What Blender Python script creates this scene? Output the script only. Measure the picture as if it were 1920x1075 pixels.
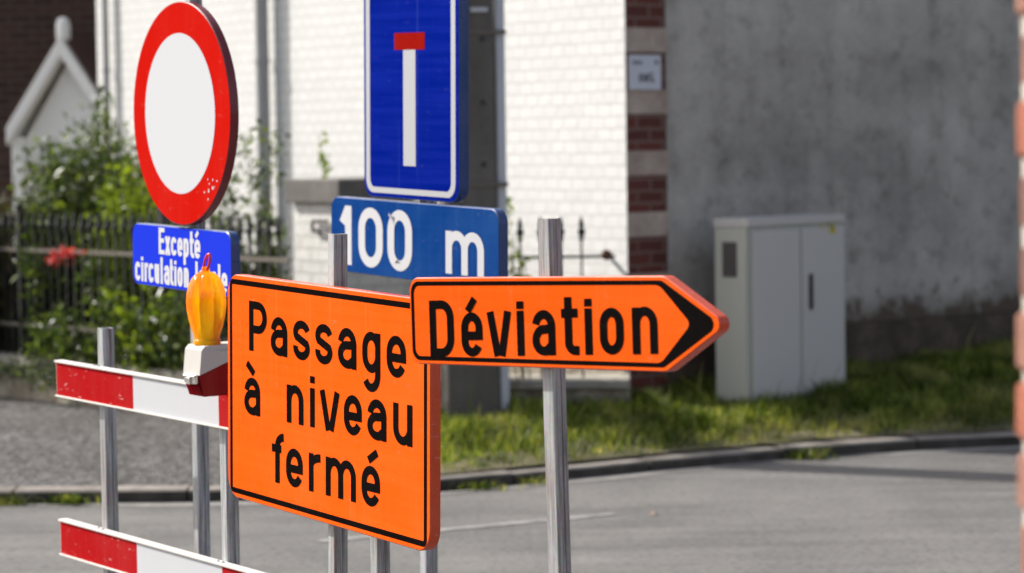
import bpy, math, random
import numpy as np
from mathutils import Matrix, Vector

# ------------------------------------------------------------------ scene, camera, light
sc = bpy.context.scene
for o in list(bpy.data.objects):
    bpy.data.objects.remove(o, do_unlink=True)
COL = sc.collection
R = math.radians
random.seed(7)
rng = np.random.default_rng(11)

CAM_H, F_PX, HORIZON = 1.85, 5200.0, 255.0
pitch, roll = math.atan((537.5 - HORIZON) / F_PX), R(0.8)
fw = Vector((0, math.cos(pitch), -math.sin(pitch)))
r0, u0 = Vector((1, 0, 0)), Vector((0, math.sin(pitch), math.cos(pitch)))
rt = math.cos(roll) * r0 - math.sin(roll) * u0
up = math.sin(roll) * r0 + math.cos(roll) * u0
cd = bpy.data.cameras.new("camera")
cam = bpy.data.objects.new("camera", cd)
COL.objects.link(cam)
M = Matrix.Identity(4)
for i in range(3):
    M[i][0], M[i][1], M[i][2] = rt[i], up[i], -fw[i]
M[2][3] = CAM_H
cam.matrix_world = M
cd.sensor_width = 36
cd.lens = 36 * F_PX / 1920
cd.clip_start, cd.clip_end = 0.1, 400
cd.dof.use_dof = True
cd.dof.focus_distance = 7.35
cd.dof.aperture_fstop = 3.6
cd.dof.aperture_blades = 0
sc.camera = cam
sc.render.resolution_x, sc.render.resolution_y = 1024, 573

SUN_EL = R(38)
SUN_H = Vector((-0.89, 0.456)).normalized()
sun_dir = Vector((SUN_H.x * math.cos(SUN_EL), SUN_H.y * math.cos(SUN_EL), math.sin(SUN_EL)))
sd = bpy.data.lights.new("sun", 'SUN')
sd.energy, sd.angle, sd.color = 4.2, R(0.55), (1.0, 0.965, 0.905)
sun = bpy.data.objects.new("sun", sd)
COL.objects.link(sun)
sun.location = (-20, 20, 30)
sun.rotation_euler = sun_dir.to_track_quat('Z', 'Y').to_euler()
w = bpy.data.worlds.new("World")
sc.world = w
w.use_nodes = True
nt = w.node_tree
sky = nt.nodes.new("ShaderNodeTexSky")
sky.sky_type = 'NISHITA'
sky.sun_disc = False
sky.dust_density = 4.0
sky.ozone_density = 0.6
sky.sun_elevation = SUN_EL
sky.sun_rotation = math.atan2(SUN_H.x, SUN_H.y)
bg = nt.nodes["Background"]
bg.inputs[1].default_value = 0.135
hs = nt.nodes.new("ShaderNodeHueSaturation")       # milky summer sky: less blue than the clear model
hs.inputs['Saturation'].default_value = 0.68
nt.links.new(sky.outputs[0], hs.inputs['Color'])
nt.links.new(hs.outputs[0], bg.inputs[0])
vs = sc.view_settings
vs.view_transform, vs.look, vs.gamma, vs.use_curve_mapping = 'Standard', 'None', 1, False
vs.exposure = 0.62
sc.cycles.max_bounces = 8
sc.cycles.transparent_max_bounces = 8

# ------------------------------------------------------------------ helpers
class MB:
    """collects faces of one mesh object; m = material slot of the faces being added"""
    def __init__(s):
        s.v, s.f, s.mi, s.sm = [], [], [], []
        s.m, s.smooth = 0, False
    def add(s, verts, faces, smooth=None):
        b = len(s.v)
        s.v += [tuple(p) for p in verts]
        for f in faces:
            s.f.append([b + i for i in f]); s.mi.append(s.m)
            s.sm.append(s.smooth if smooth is None else smooth)
        return s
    def box(s, x0, x1, y0, y1, z0, z1, b=0.0):
        if b <= 0:
            v = [(x, y, z) for x in (x0, x1) for y in (y0, y1) for z in (z0, z1)]
            return s.add(v, [(0, 1, 3, 2), (4, 6, 7, 5), (0, 4, 5, 1), (2, 3, 7, 6), (0, 2, 6, 4), (1, 5, 7, 3)])
        ring = [(x0 + b, y0), (x1 - b, y0), (x1, y0 + b), (x1, y1 - b), (x1 - b, y1), (x0 + b, y1), (x0, y1 - b), (x0, y0 + b)]
        ins = [(x0 + b, y0 + b), (x1 - b, y0 + b), (x1 - b, y0 + b), (x1 - b, y1 - b), (x1 - b, y1 - b), (x0 + b, y1 - b), (x0 + b, y1 - b), (x0 + b, y0 + b)]
        v = [(x, y, z0) for x, y in ins] + [(x, y, z0 + b) for x, y in ring] + [(x, y, z1 - b) for x, y in ring] + [(x, y, z1) for x, y in ins]
        f = []
        for k in range(3):
            for i in range(8):
                j = (i + 1) % 8
                q = [k * 8 + i, k * 8 + j, (k + 1) * 8 + j, (k + 1) * 8 + i]
                f.append(q)
        f += [(0, 7, 5, 3, 1)[::1], (24, 26, 28, 30)]
        f[-2] = (6, 4, 2, 0)
        return s.add(v, f)
    def prism(s, ring, y0, y1, bev=0.0, cap0=True, cap1=True):
        """outline ring in (x, z), extruded along y from y0 (front) to y1"""
        n = len(ring)
        rings = []
        if bev > 0:
            rings.append([(x, y0, z) for x, z in inset(ring, bev)])
            rings.append([(x, y0 + bev, z) for x, z in ring])
        else:
            rings.append([(x, y0, z) for x, z in ring])
        rings.append([(x, y1, z) for x, z in ring])
        v = [p for r in rings for p in r]
        f = []
        for k in range(len(rings) - 1):
            for i in range(n):
                j = (i + 1) % n
                f.append((k * n + i, (k + 1) * n + i, (k + 1) * n + j, k * n + j))
        if cap0: f.append(tuple(range(n)))
        if cap1: f.append(tuple(reversed(range((len(rings) - 1) * n, len(rings) * n))))
        return s.add(v, f)
    def ring(s, outer, inner, y):
        n = len(outer)
        v = [(x, y, z) for x, z in outer] + [(x, y, z) for x, z in inner]
        return s.add(v, [(i, (i + 1) % n, n + (i + 1) % n, n + i) for i in range(n)])
    def flat(s, ring, y):
        return s.add([(x, y, z) for x, z in ring], [tuple(range(len(ring)))])
    def tube(s, pts, rad, seg=10, cap=True, smooth=True):
        pts = [Vector(p) for p in pts]
        rad = rad if isinstance(rad, (list, tuple)) else [rad] * len(pts)
        v = []
        ref = Vector((0.3, 0.9, 0.2)).normalized()
        for i, p in enumerate(pts):
            d = (pts[min(i + 1, len(pts) - 1)] - pts[max(i - 1, 0)]).normalized()
            a = d.cross(ref)
            if a.length < 1e-3: a = d.cross(Vector((1, 0, 0)))
            a.normalize(); b = d.cross(a)
            for k in range(seg):
                t = 2 * math.pi * k / seg
                v.append(p + (a * math.cos(t) + b * math.sin(t)) * rad[i])
        f = []
        for i in range(len(pts) - 1):
            for k in range(seg):
                j = (k + 1) % seg
                f.append((i * seg + k, i * seg + j, (i + 1) * seg + j, (i + 1) * seg + k))
        s.add(v, f, smooth)
        if cap:
            n = len(pts)
            s.add([v[k] for k in range(seg)], [tuple(reversed(range(seg)))], False)
            s.add([v[(n - 1) * seg + k] for k in range(seg)], [tuple(range(seg))], False)
        return s
    def lathe(s, prof, seg=48, lobes=0, depth=0.0, cx=0, cy=0):
        v, f = [], []
        for (r, z, a) in prof:
            for k in range(seg):
                t = 2 * math.pi * k / seg
                q = r
                if lobes: q = r * (1 - a * depth * (1 - abs(math.cos(lobes * t / 2)) ** 0.7))
                v.append((cx + q * math.cos(t), cy + q * math.sin(t), z))
        for i in range(len(prof) - 1):
            for k in range(seg):
                j = (k + 1) % seg
                f.append((i * seg + k, i * seg + j, (i + 1) * seg + j, (i + 1) * seg + k))
        return s.add(v, f, True)
    def ribbon(s, pts, wd, y, closed=False):
        P = [Vector((p[0], p[1])) for p in pts]
        q = [P[0]]
        for p in P[1:]:
            if (p - q[-1]).length > 1e-5: q.append(p)
        if closed and (q[0] - q[-1]).length < 1e-5: q.pop()
        P = q; n = len(P); L, Rr = [], []
        for i in range(n):
            if closed: a, b = P[i - 1], P[(i + 1) % n]
            else: a, b = P[max(i - 1, 0)], P[min(i + 1, n - 1)]
            d1 = (P[i] - a).normalized() if (P[i] - a).length > 0 else (b - P[i]).normalized()
            d2 = (b - P[i]).normalized() if (b - P[i]).length > 0 else d1
            t = (d1 + d2).normalized()
            nn = Vector((-t.y, t.x))
            k = wd / 2 / max(0.35, nn.dot(Vector((-d2.y, d2.x))))
            L.append(P[i] + nn * k); Rr.append(P[i] - nn * k)
        v = [(p.x, y, p.y) for p in L] + [(p.x, y, p.y) for p in Rr]
        f = [(i, n + i, n + (i + 1) % n, (i + 1) % n) for i in range(n if closed else n - 1)]
        return s.add(v, f)
    def build(s, name, mats, parent=None, mat=None, **props):
        me = bpy.data.meshes.new(name)
        me.from_pydata(s.v, [], s.f)
        if not isinstance(mats, (list, tuple)): mats = [mats]
        for m in mats: me.materials.append(m)
        me.polygons.foreach_set('material_index', s.mi)
        me.polygons.foreach_set('use_smooth', s.sm)
        me.update()
        o = bpy.data.objects.new(name, me)
        COL.objects.link(o)
        place(o, parent, mat)
        for k, v in props.items(): o[k] = v
        return o

def place(o, parent=None, mat=None):
    """parents o keeping its world matrix (mat)"""
    mat = mat if mat is not None else Matrix.Identity(4)
    if parent is not None:
        o.parent = parent
        o.matrix_basis = WM[parent.as_pointer()].inverted() @ mat
    else:
        o.matrix_basis = mat
    WM[o.as_pointer()] = mat.copy()
    KEEP.append(o)
WM, KEEP = {}, []

def tag(o, label=None, cat=None, group=None, kind=None):
    if label: o['label'] = label
    if cat: o['category'] = cat
    if group: o['group'] = group
    if kind: o['kind'] = kind
    return o
def thing(name, loc, label, cat, group=None, rz=0.0):
    o = bpy.data.objects.new(name, None)
    o.empty_display_size = 0.1
    COL.objects.link(o)
    place(o, None, Matrix.Translation(loc) @ Matrix.Rotation(rz, 4, 'Z'))
    return tag(o, label, cat, group)

def inset(ring, d):
    n = len(ring); out = []
    for i in range(n):
        a, p, b = Vector(ring[i - 1]), Vector(ring[i]), Vector(ring[(i + 1) % n])
        d1, d2 = (p - a), (b - p)
        d1 = d1.normalized() if d1.length > 1e-9 else d2.normalized()
        d2 = d2.normalized() if d2.length > 1e-9 else d1
        t = (d1 + d2).normalized(); nn = Vector((-t.y, t.x))
        q = p + nn * d / max(0.3, nn.dot(Vector((-d1.y, d1.x))))
        out.append((q.x, q.y))
    return out
def round_poly(pts, radii, seg=9):
    """counter-clockwise polygon with rounded corners"""
    out = []; n = len(pts)
    for i in range(n):
        a, p, b = Vector(pts[i - 1]), Vector(pts[i]), Vector(pts[(i + 1) % n])
        r = radii[i] if isinstance(radii, (list, tuple)) else radii
        d1, d2 = (a - p).normalized(), (b - p).normalized()
        half = math.acos(max(-1, min(1, d1.dot(d2)))) / 2
        t = r / math.tan(half)
        c = p + (d1 + d2).normalized() * r / math.sin(half)
        s, e = p + d1 * t - c, p + d2 * t - c
        a0, a1 = math.atan2(s.y, s.x), math.atan2(e.y, e.x)
        while a1 < a0: a1 += 2 * math.pi
        if a1 - a0 > math.pi: a1 -= 2 * math.pi
        for k in range(seg + 1):
            t_ = a0 + (a1 - a0) * k / seg
            out.append((c.x + r * math.cos(t_), c.y + r * math.sin(t_)))
    return out
def rrect(x0, x1, z0, z1, r, seg=9):
    return round_poly([(x0, z0), (x1, z0), (x1, z1), (x0, z1)], r, seg)
def circle(r, n=96, cx=0, cz=0):
    return [(cx + r * math.cos(2 * math.pi * k / n), cz + r * math.sin(2 * math.pi * k / n)) for k in range(n)]

def sign_frame(c, yaw, tilt=0, ro=0):
    """matrix of a sign: x along the face from its far to its near end, y into the panel, z up"""
    yaw, tilt, ro = R(yaw), R(tilt), R(ro)
    u = Vector((math.sin(yaw), -math.cos(yaw), 0)); n = Vector((-math.cos(yaw), -math.sin(yaw), 0)); z = Vector((0, 0, 1))
    v2 = z * math.cos(tilt) + n * math.sin(tilt)
    u3 = u * math.cos(ro) + v2 * math.sin(ro); v3 = -u * math.sin(ro) + v2 * math.cos(ro)
    n3 = u3.cross(v3)
    m = Matrix.Identity(4)
    for i in range(3):
        m[i][0], m[i][1], m[i][2], m[i][3] = u3[i], -n3[i], v3[i], c[i]
    return m

# ------------------------------------------------------------------ materials
def nodes(name):
    m = bpy.data.materials.new(name); m.use_nodes = True
    t = m.node_tree
    return m, t, t.nodes["Principled BSDF"]
def N(t, kind, **kw):
    n = t.nodes.new(kind)
    for k, v in kw.items():
        if k.startswith('i_'): n.inputs[k[2:].replace('_', ' ')].default_value = v
        elif k.startswith('n_'): n.inputs[int(k[2:])].default_value = v
        else: setattr(n, k, v)
    return n
def ramp(t, src, stops):
    r = t.nodes.new("ShaderNodeValToRGB")
    el = r.color_ramp.elements
    while len(el) < len(stops): el.new(0.5)
    for e, (p, c) in zip(el, stops):
        e.position = p
        e.color = c if len(c) == 4 else (*c, 1)
    t.links.new(src, r.inputs[0])
    return r
def mixc(t, fac, a, b, mode='MIX'):
    m = t.nodes.new("ShaderNodeMix"); m.data_type = 'RGBA'; m.blend_type = mode
    for sock, val in ((m.inputs[0], fac), (m.inputs[6], a), (m.inputs[7], b)):
        if hasattr(val, 'is_output'): t.links.new(val, sock)
        elif isinstance(val, (int, float)): sock.default_value = val
        else: sock.default_value = (*val, 1) if len(val) == 3 else val
    return m.outputs[2]
def coords(t, scale=(1, 1, 1), space='Object'):
    tc = t.nodes.new("ShaderNodeTexCoord"); mp = t.nodes.new("ShaderNodeMapping")
    mp.inputs['Scale'].default_value = scale
    t.links.new(tc.outputs[space], mp.inputs[0])
    return mp.outputs[0]
def noise(t, vec, scale, detail=4, rough=0.55):
    n = N(t, "ShaderNodeTexNoise"); n.inputs['Scale'].default_value = scale
    n.inputs['Detail'].default_value = detail; n.inputs['Roughness'].default_value = rough
    t.links.new(vec, n.inputs['Vector'])
    return n.outputs[0]
def bump(t, b, h, strength, dist):
    n = N(t, "ShaderNodeBump"); n.inputs['Strength'].default_value = strength; n.inputs['Distance'].default_value = dist
    t.links.new(h, n.inputs['Height']); t.links.new(n.outputs[0], b.inputs['Normal'])
    return n
def plain(name, col, rough=0.5, metal=0.0, var=0.08, scale=8, spec=0.5):
    m, t, b = nodes(name)
    v = noise(t, coords(t), scale, 5)
    c = mixc(t, v, tuple(x * (1 - var) for x in col), tuple(min(1, x * (1 + var)) for x in col))
    t.links.new(c, b.inputs['Base Color'])
    b.inputs['Roughness'].default_value = rough; b.inputs['Metallic'].default_value = metal
    b.inputs['Specular IOR Level'].default_value = spec
    return m
def sheeting(name, col, rough=0.55, dirt=0.1, dirtcol=(0.5, 0.46, 0.4), spec=0.0, scratch=0.0, lines=0.0):
    """painted or foil-covered sign face: faint dirt runs, scuffs and a soft sheen"""
    m, t, b = nodes(name)
    vec = coords(t)
    big = noise(t, vec, 3.2, 6, 0.6)
    runs = noise(t, coords(t, (30, 30, 1.2)), 1.0, 4)
    f = ramp(t, big, [(0.42, (0, 0, 0)), (0.78, (1, 1, 1))]).outputs[0]
    f2 = ramp(t, runs, [(0.52, (0, 0, 0)), (0.75, (1, 1, 1))]).outputs[0]
    mul = N(t, "ShaderNodeMath", operation='MULTIPLY_ADD'); mul.inputs[1].default_value = dirt
    t.links.new(f, mul.inputs[0])
    m2 = N(t, "ShaderNodeMath", operation='MULTIPLY'); m2.inputs[1].default_value = dirt * 0.6
    t.links.new(f2, m2.inputs[0]); t.links.new(m2.outputs[0], mul.inputs[2])
    c = mixc(t, mul.outputs[0], col, dirtcol)
    if lines > 0:
        ln_ = ramp(t, noise(t, coords(t, (1.5, 1.5, 46)), 1.0, 3, 0.5), [(0.40, (0, 0, 0)), (0.66, (1, 1, 1))]).outputs[0]
        kl = N(t, "ShaderNodeMath", operation='MULTIPLY'); kl.inputs[1].default_value = lines
        t.links.new(ln_, kl.inputs[0])
        c = mixc(t, kl.outputs[0], c, tuple(min(1, x * 1.6 + .01) for x in col))
        vl_ = ramp(t, noise(t, coords(t, (34, 34, .5)), 1.0, 2, 0.5), [(0.655, (0, 0, 0)), (0.67, (1, 1, 1))]).outputs[0]
        kv = N(t, "ShaderNodeMath", operation='MULTIPLY'); kv.inputs[1].default_value = lines * .5
        t.links.new(vl_, kv.inputs[0])
        c = mixc(t, kv.outputs[0], c, dirtcol)
    if scratch > 0:
        sp = ramp(t, noise(t, coords(t, (4, 4, 11)), 5.0, 7, 0.72), [(0.605, (0, 0, 0)), (0.66, (1, 1, 1))]).outputs[0]
        k = N(t, "ShaderNodeMath", operation='MULTIPLY'); k.inputs[1].default_value = scratch
        t.links.new(sp, k.inputs[0])
        c = mixc(t, k.outputs[0], c, (0.75, 0.72, 0.68))
    t.links.new(c, b.inputs['Base Color'])
    rr = ramp(t, big, [(0.3, (rough - 0.08,) * 3), (0.7, (rough + 0.12,) * 3)])
    t.links.new(rr.outputs[0], b.inputs['Roughness'])
    b.inputs['Specular IOR Level'].default_value = spec
    h = noise(t, vec, 9, 2)
    bump(t, b, h, 0.05, 0.004)
    return m

M_ORANGE = sheeting("orange_sheeting", (0.78, 0.090, 0.006), 0.55, 0.07, (0.80, 0.30, 0.13), scratch=0.05, lines=0.16)
M_ORANGE_EDGE = sheeting("orange_edge_paint", (0.60, 0.065, 0.015), 0.25, 0.08, scratch=0.15, spec=0.5)
M_BLACK = sheeting("black_foil", (0.0055, 0.0045, 0.0045), 0.5, 0.004, scratch=0.008)
M_RED = sheeting("red_sheeting", (0.45, 0.0075, 0.004), 0.40, 0.06, (0.55, 0.12, 0.09), scratch=0.05)
M_RED_EDGE = sheeting("dark_red_edge", (0.14, 0.008, 0.014), 0.3, 0.05, spec=0.5)
M_WHITE = sheeting("white_sheeting", (0.50, 0.505, 0.53), 0.5, 0.03, (0.45, 0.43, 0.40))
M_WHITE2 = sheeting("greyed_white_sheeting", (0.40, 0.41, 0.43), 0.4, 0.05, (0.36, 0.36, 0.34))
M_BLUE = sheeting("royal_blue_sheeting", (0.0012, 0.0095, 0.19), 0.35, 0.03, (0.05, 0.09, 0.32), scratch=0.015, lines=0.30)
M_BLUE_OLD_REFL = sheeting("weathered_blue_tree_reflection", (0.005, 0.038, 0.175), 0.4, 0.42, (0.03, 0.095, 0.26), scratch=0.04, lines=0.12)  # pale cloudy streaks are a tree reflection painted into the blue; scratches are wear
M_BLUE_BR = sheeting("bright_blue", (0.014, 0.034, 0.52), 0.4, 0.05, (0.05, 0.09, 0.5))
M_BLUE_EDGE = sheeting("blue_edge_paint", (0.014, 0.05, 0.18), 0.25, 0.05, spec=0.5)
M_SIGNRED = sheeting("dull_red_foil", (0.25, 0.006, 0.003), 0.4, 0.02)

def galvanised():
    m, t, b = nodes("galvanised_steel")
    streak = noise(t, coords(t, (160, 160, 5)), 1.0, 5, 0.65)
    spang = N(t, "ShaderNodeTexVoronoi"); spang.inputs['Scale'].default_value = 90
    t.links.new(coords(t), spang.inputs['Vector'])
    c = ramp(t, streak, [(0.30, (0.13, 0.13, 0.13)), (0.46, (0.30, 0.305, 0.315)), (0.66, (0.52, 0.535, 0.555))]).outputs[0]
    c = mixc(t, 0.12, c, spang.outputs['Color'], 'SOFT_LIGHT')
    big = noise(t, coords(t, (20, 20, 3)), 1.0, 4)
    rust = ramp(t, big, [(0.50, (0, 0, 0)), (0.75, (0.6, 0.6, 0.6))]).outputs[0]
    c = mixc(t, rust, c, (0.17, 0.115, 0.085))
    t.links.new(c, b.inputs['Base Color'])
    b.inputs['Metallic'].default_value = 0.15
    b.inputs['Specular IOR Level'].default_value = 0.3
    rr = ramp(t, streak, [(0.3, (0.62,) * 3), (0.8, (0.42,) * 3)])
    t.links.new(rr.outputs[0], b.inputs['Roughness'])
    bump(t, b, streak, 0.2, 0.001)
    return m
M_GALV = galvanised()
M_STEEL_DARK = plain("black_painted_iron", (0.016, 0.016, 0.018), 0.5, 0.0, 0.4, 20)
M_RAIL = plain("weathered_iron_rail", (0.13, 0.11, 0.09), 0.65, 0.0, 0.3, 15)
M_RUST = plain("rusty_iron", (0.12, 0.05, 0.03), 0.8, 0.0, 0.4, 20)

def brick_mat(name, col1, col2, mortar, w=0.22, h=0.075, joint=0.01, bstr=0.6, bdist=0.008, rough=0.85, msmooth=0.15, var=0.5, header=False, paint=None):
    m, t, b = nodes(name)
    tc = N(t, "ShaderNodeTexCoord"); sp = N(t, "ShaderNodeSeparateXYZ"); cb = N(t, "ShaderNodeCombineXYZ")
    t.links.new(tc.outputs['Object'], sp.inputs[0])
    ad = N(t, "ShaderNodeMath", operation='ADD')
    t.links.new(sp.outputs[0], ad.inputs[0]); t.links.new(sp.outputs[1], ad.inputs[1])
    t.links.new(ad.outputs[0], cb.inputs[0]); t.links.new(sp.outputs[2], cb.inputs[1])
    # uneven courses: nudge the lookup with noise
    nz = N(t, "ShaderNodeTexNoise"); nz.inputs['Scale'].default_value = 6; nz.inputs['Detail'].default_value = 3
    t.links.new(cb.outputs[0], nz.inputs['Vector'])
    va = N(t, "ShaderNodeVectorMath", operation='MULTIPLY_ADD'); va.inputs[1].default_value = (0.030, 0.020, 0)
    t.links.new(nz.outputs['Color'], va.inputs[0]); t.links.new(cb.outputs[0], va.inputs[2])
    br = N(t, "ShaderNodeTexBrick"); br.inputs['Scale'].default_value = 1
    br.inputs['Brick Width'].default_value = w; br.inputs['Row Height'].default_value = h
    br.inputs['Mortar Size'].default_value = joint; br.inputs['Mortar Smooth'].default_value = msmooth
    br.inputs['Color1'].default_value = (*col1, 1); br.inputs['Color2'].default_value = (*col2, 1); br.inputs['Mortar'].default_value = (*mortar, 1)
    br.offset_frequency = 2; br.offset = 0.5
    t.links.new(va.outputs[0], br.inputs['Vector'])
    n1 = noise(t, tc.outputs['Object'], 25, 5, 0.65); n2 = noise(t, tc.outputs['Object'], 1.6, 5, 0.6)
    c = mixc(t, var, br.outputs['Color'], ramp(t, n1, [(0.3, (0.55,) * 3), (0.7, (1.0,) * 3)]).outputs[0], 'MULTIPLY')
    c = mixc(t, var * 0.7, c, ramp(t, n2, [(0.35, (0.72, 0.70, 0.66)), (0.6, (1.0,) * 3)]).outputs[0], 'MULTIPLY')
    t.links.new(c, b.inputs['Base Color'])
    b.inputs['Roughness'].default_value = rough; b.inputs['Specular IOR Level'].default_value = 0.25
    inv = N(t, "ShaderNodeMath", operation='MULTIPLY_ADD'); inv.inputs[1].default_value = -1.0
    t.links.new(br.outputs['Fac'], inv.inputs[0])
    m3 = N(t, "ShaderNodeMath", operation='MULTIPLY'); m3.inputs[1].default_value = 0.55
    n3 = noise(t, tc.outputs['Object'], 14, 3, 0.6)
    t.links.new(n3, m3.inputs[0]); t.links.new(m3.outputs[0], inv.inputs[2])
    bump(t, b, inv.outputs[0], bstr, bdist)
    return m
M_WHITEBRICK = brick_mat("white_painted_brick", (0.70, 0.70, 0.69), (0.65, 0.65, 0.64), (0.60, 0.60, 0.59), w=0.135, bstr=0.55, bdist=0.012, var=0.16)
M_WHITEBRICK2 = brick_mat("old_white_painted_brick", (0.70, 0.69, 0.66), (0.64, 0.63, 0.60), (0.56, 0.55, 0.52), bstr=0.8, bdist=0.014, var=0.3)
M_DARKBRICK = brick_mat("dark_brown_brick", (0.10, 0.052, 0.040), (0.06, 0.034, 0.028), (0.11, 0.085, 0.072), bstr=0.4, var=0.4)
M_REDBRICK = brick_mat("dark_red_brick", (0.17, 0.050, 0.038), (0.11, 0.036, 0.030), (0.20, 0.125, 0.10), w=0.21, bstr=0.3, var=0.4, joint=0.009)
M_PIERMORTAR = plain("pale_lime_mortar", (0.42, 0.37, 0.31), 0.9, 0, 0.25, 40)

def mottled(name, stops, scale=2.0, rough=0.9, bs=0.3, bd=0.01, stretch=(1, 1, 1), spec=0.2, fine=30):
    m, t, b = nodes(name)
    a = noise(t, coords(t, stretch), scale, 8, 0.62)
    f = noise(t, coords(t), fine, 4, 0.6)
    mx = N(t, "ShaderNodeMath", operation='MULTIPLY_ADD'); mx.inputs[1].default_value = 0.22
    t.links.new(f, mx.inputs[0]); 
    k = N(t, "ShaderNodeMath", operation='MULTIPLY_ADD'); k.inputs[1].default_value = 0.78; k.inputs[2].default_value = 0.0
    t.links.new(a, k.inputs[0]); t.links.new(k.outputs[0], mx.inputs[2])
    c = ramp(t, mx.outputs[0], stops)
    t.links.new(c.outputs[0], b.inputs['Base Color'])
    b.inputs['Roughness'].default_value = rough; b.inputs['Specular IOR Level'].default_value = spec
    bump(t, b, mx.outputs[0], bs, bd)
    return m
def render_mat():
    """old cement render: mottled, streaked, damp brown stain with a ragged upper edge along the foot"""
    m, t, b = nodes("stained_grey_render")
    v = coords(t)
    big, mid, fine = noise(t, v, 1.1, 7, 0.62), noise(t, v, 5.5, 6, 0.68), noise(t, v, 38, 4, 0.6)
    run = noise(t, coords(t, (7, 7, .55)), 1.0, 5, 0.6)
    c = ramp(t, big, [(0.32, (0.30, 0.275, 0.25)), (0.5, (0.46, 0.42, 0.38)), (0.66, (0.58, 0.535, 0.485))]).outputs[0]
    c = mixc(t, 0.75, c, ramp(t, mid, [(0.32, (0.52, 0.51, 0.49)), (0.47, (0.92,) * 3), (0.7, (1.0,) * 3)]).outputs[0], 'MULTIPLY')
    c = mixc(t, 0.22, c, ramp(t, run, [(0.34, (0.62, 0.61, 0.60)), (0.52, (1.0,) * 3)]).outputs[0], 'MULTIPLY')
    c = mixc(t, 0.35, c, ramp(t, fine, [(0.35, (0.7,) * 3), (0.6, (1.0,) * 3)]).outputs[0], 'MULTIPLY')
    sp = N(t, "ShaderNodeSeparateXYZ"); t.links.new(v, sp.inputs[0])
    ad = N(t, "ShaderNodeMath", operation='MULTIPLY_ADD'); ad.inputs[1].default_value = -.75
    t.links.new(mid, ad.inputs[0]); t.links.new(sp.outputs[2], ad.inputs[2])
    st_ = ramp(t, ad.outputs[0], [(0.02, (1, 1, 1)), (0.20, (0, 0, 0))]).outputs[0]
    c = mixc(t, st_, c, (0.115, 0.085, 0.065))
    t.links.new(c, b.inputs['Base Color'])
    b.inputs['Roughness'].default_value = 0.92; b.inputs['Specular IOR Level'].default_value = 0.15
    bump(t, b, mid, 0.35, 0.012)
    return m
M_RENDER = render_mat()
M_PLINTH = mottled("sooty_brick_plinth", [(0.3, (0.045, 0.035, 0.027)), (0.5, (0.085, 0.064, 0.050)), (0.7, (0.17, 0.12, 0.09))], 4, bs=0.6, bd=0.02)
M_STONE = mottled("weathered_sandstone", [(0.3, (0.30, 0.22, 0.18)), (0.55, (0.46, 0.37, 0.31)), (0.75, (0.60, 0.49, 0.42))], 5)
M_COPING = mottled("pale_concrete_coping", [(0.3, (0.22, 0.20, 0.17)), (0.55, (0.36, 0.33, 0.28)), (0.75, (0.46, 0.43, 0.37))], 5)
M_CAP = mottled("grey_concrete_cap", [(0.3, (0.10, 0.095, 0.09)), (0.55, (0.15, 0.14, 0.13)), (0.75, (0.20, 0.19, 0.175))], 5)
M_RUBBLE = mottled("rough_stone_wall", [(0.32, (0.12, 0.10, 0.08)), (0.5, (0.28, 0.24, 0.19)), (0.6, (0.40, 0.36, 0.29)), (0.72, (0.48, 0.45, 0.38))], 6, bs=0.9, bd=0.03)
M_POLE = mottled("dark_weathered_concrete", [(0.3, (0.085, 0.075, 0.065)), (0.5, (0.125, 0.112, 0.10)), (0.7, (0.17, 0.155, 0.14))], 4, stretch=(1, 1, 0.4))
M_PIPE = plain("grey_plastic_conduit", (0.50, 0.51, 0.55), 0.5, 0, 0.1, 6)
M_ZINC = plain("grey_zinc_downpipe", (0.34, 0.34, 0.345), 0.5, 0.1, 0.15, 6)
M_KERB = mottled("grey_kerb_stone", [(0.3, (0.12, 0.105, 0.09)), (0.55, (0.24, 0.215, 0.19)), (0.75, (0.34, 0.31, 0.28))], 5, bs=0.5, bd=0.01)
M_PORCH = sheeting("white_painted_boards", (0.92, 0.91, 0.90), 0.6, 0.08)
M_CABINET = sheeting("light_grey_cabinet_paint", (0.56, 0.53, 0.50), 0.45, 0.06, (0.4, 0.25, 0.24))
M_CABSIDE = sheeting("greenish_grey_cabinet_paint", (0.50, 0.49, 0.43), 0.5, 0.08, (0.25, 0.25, 0.24))
M_CABDARK = plain("brown_vent_grille", (0.085, 0.070, 0.068), 0.7, 0, 0.3, 60)
M_RUBBERBLK = plain("black_plastic", (0.010, 0.010, 0.012), 0.4)
M_YELLOW = plain("yellow_warning_foil", (0.55, 0.42, 0.02), 0.5, 0, 0.1)
M_PLAQUE = plain("enamel_plaque", (0.58, 0.58, 0.64), 0.35, 0, 0.06)
M_INK = plain("black_ink", (0.03, 0.03, 0.035), 0.6)
M_CHROME = plain("chromed_clasp", (0.75, 0.74, 0.72), 0.22, 1.0, 0.1, 30)
M_LAMPWHITE = sheeting("white_lamp_plastic", (0.52, 0.50, 0.47), 0.5, 0.10, (0.38, 0.35, 0.31), scratch=0.05)
M_LAMPRED = sheeting("red_lamp_plastic", (0.27, 0.010, 0.010), 0.35, 0.06)
M_LAMPDARK = sheeting("dark_red_plastic", (0.16, 0.006, 0.008), 0.3, 0.05)
M_LOOP = plain("red_plastic_loop", (0.62, 0.03, 0.05), 0.35)
M_PAINT = mottled("worn_road_paint", [(0.38, (0.17, 0.165, 0.16)), (0.52, (0.27, 0.265, 0.26)), (0.7, (0.36, 0.355, 0.35))], 14, fine=120)
M_LEAFDRY = plain("dry_fallen_leaf", (0.30, 0.19, 0.11), 0.7, 0, 0.4, 30)
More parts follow.
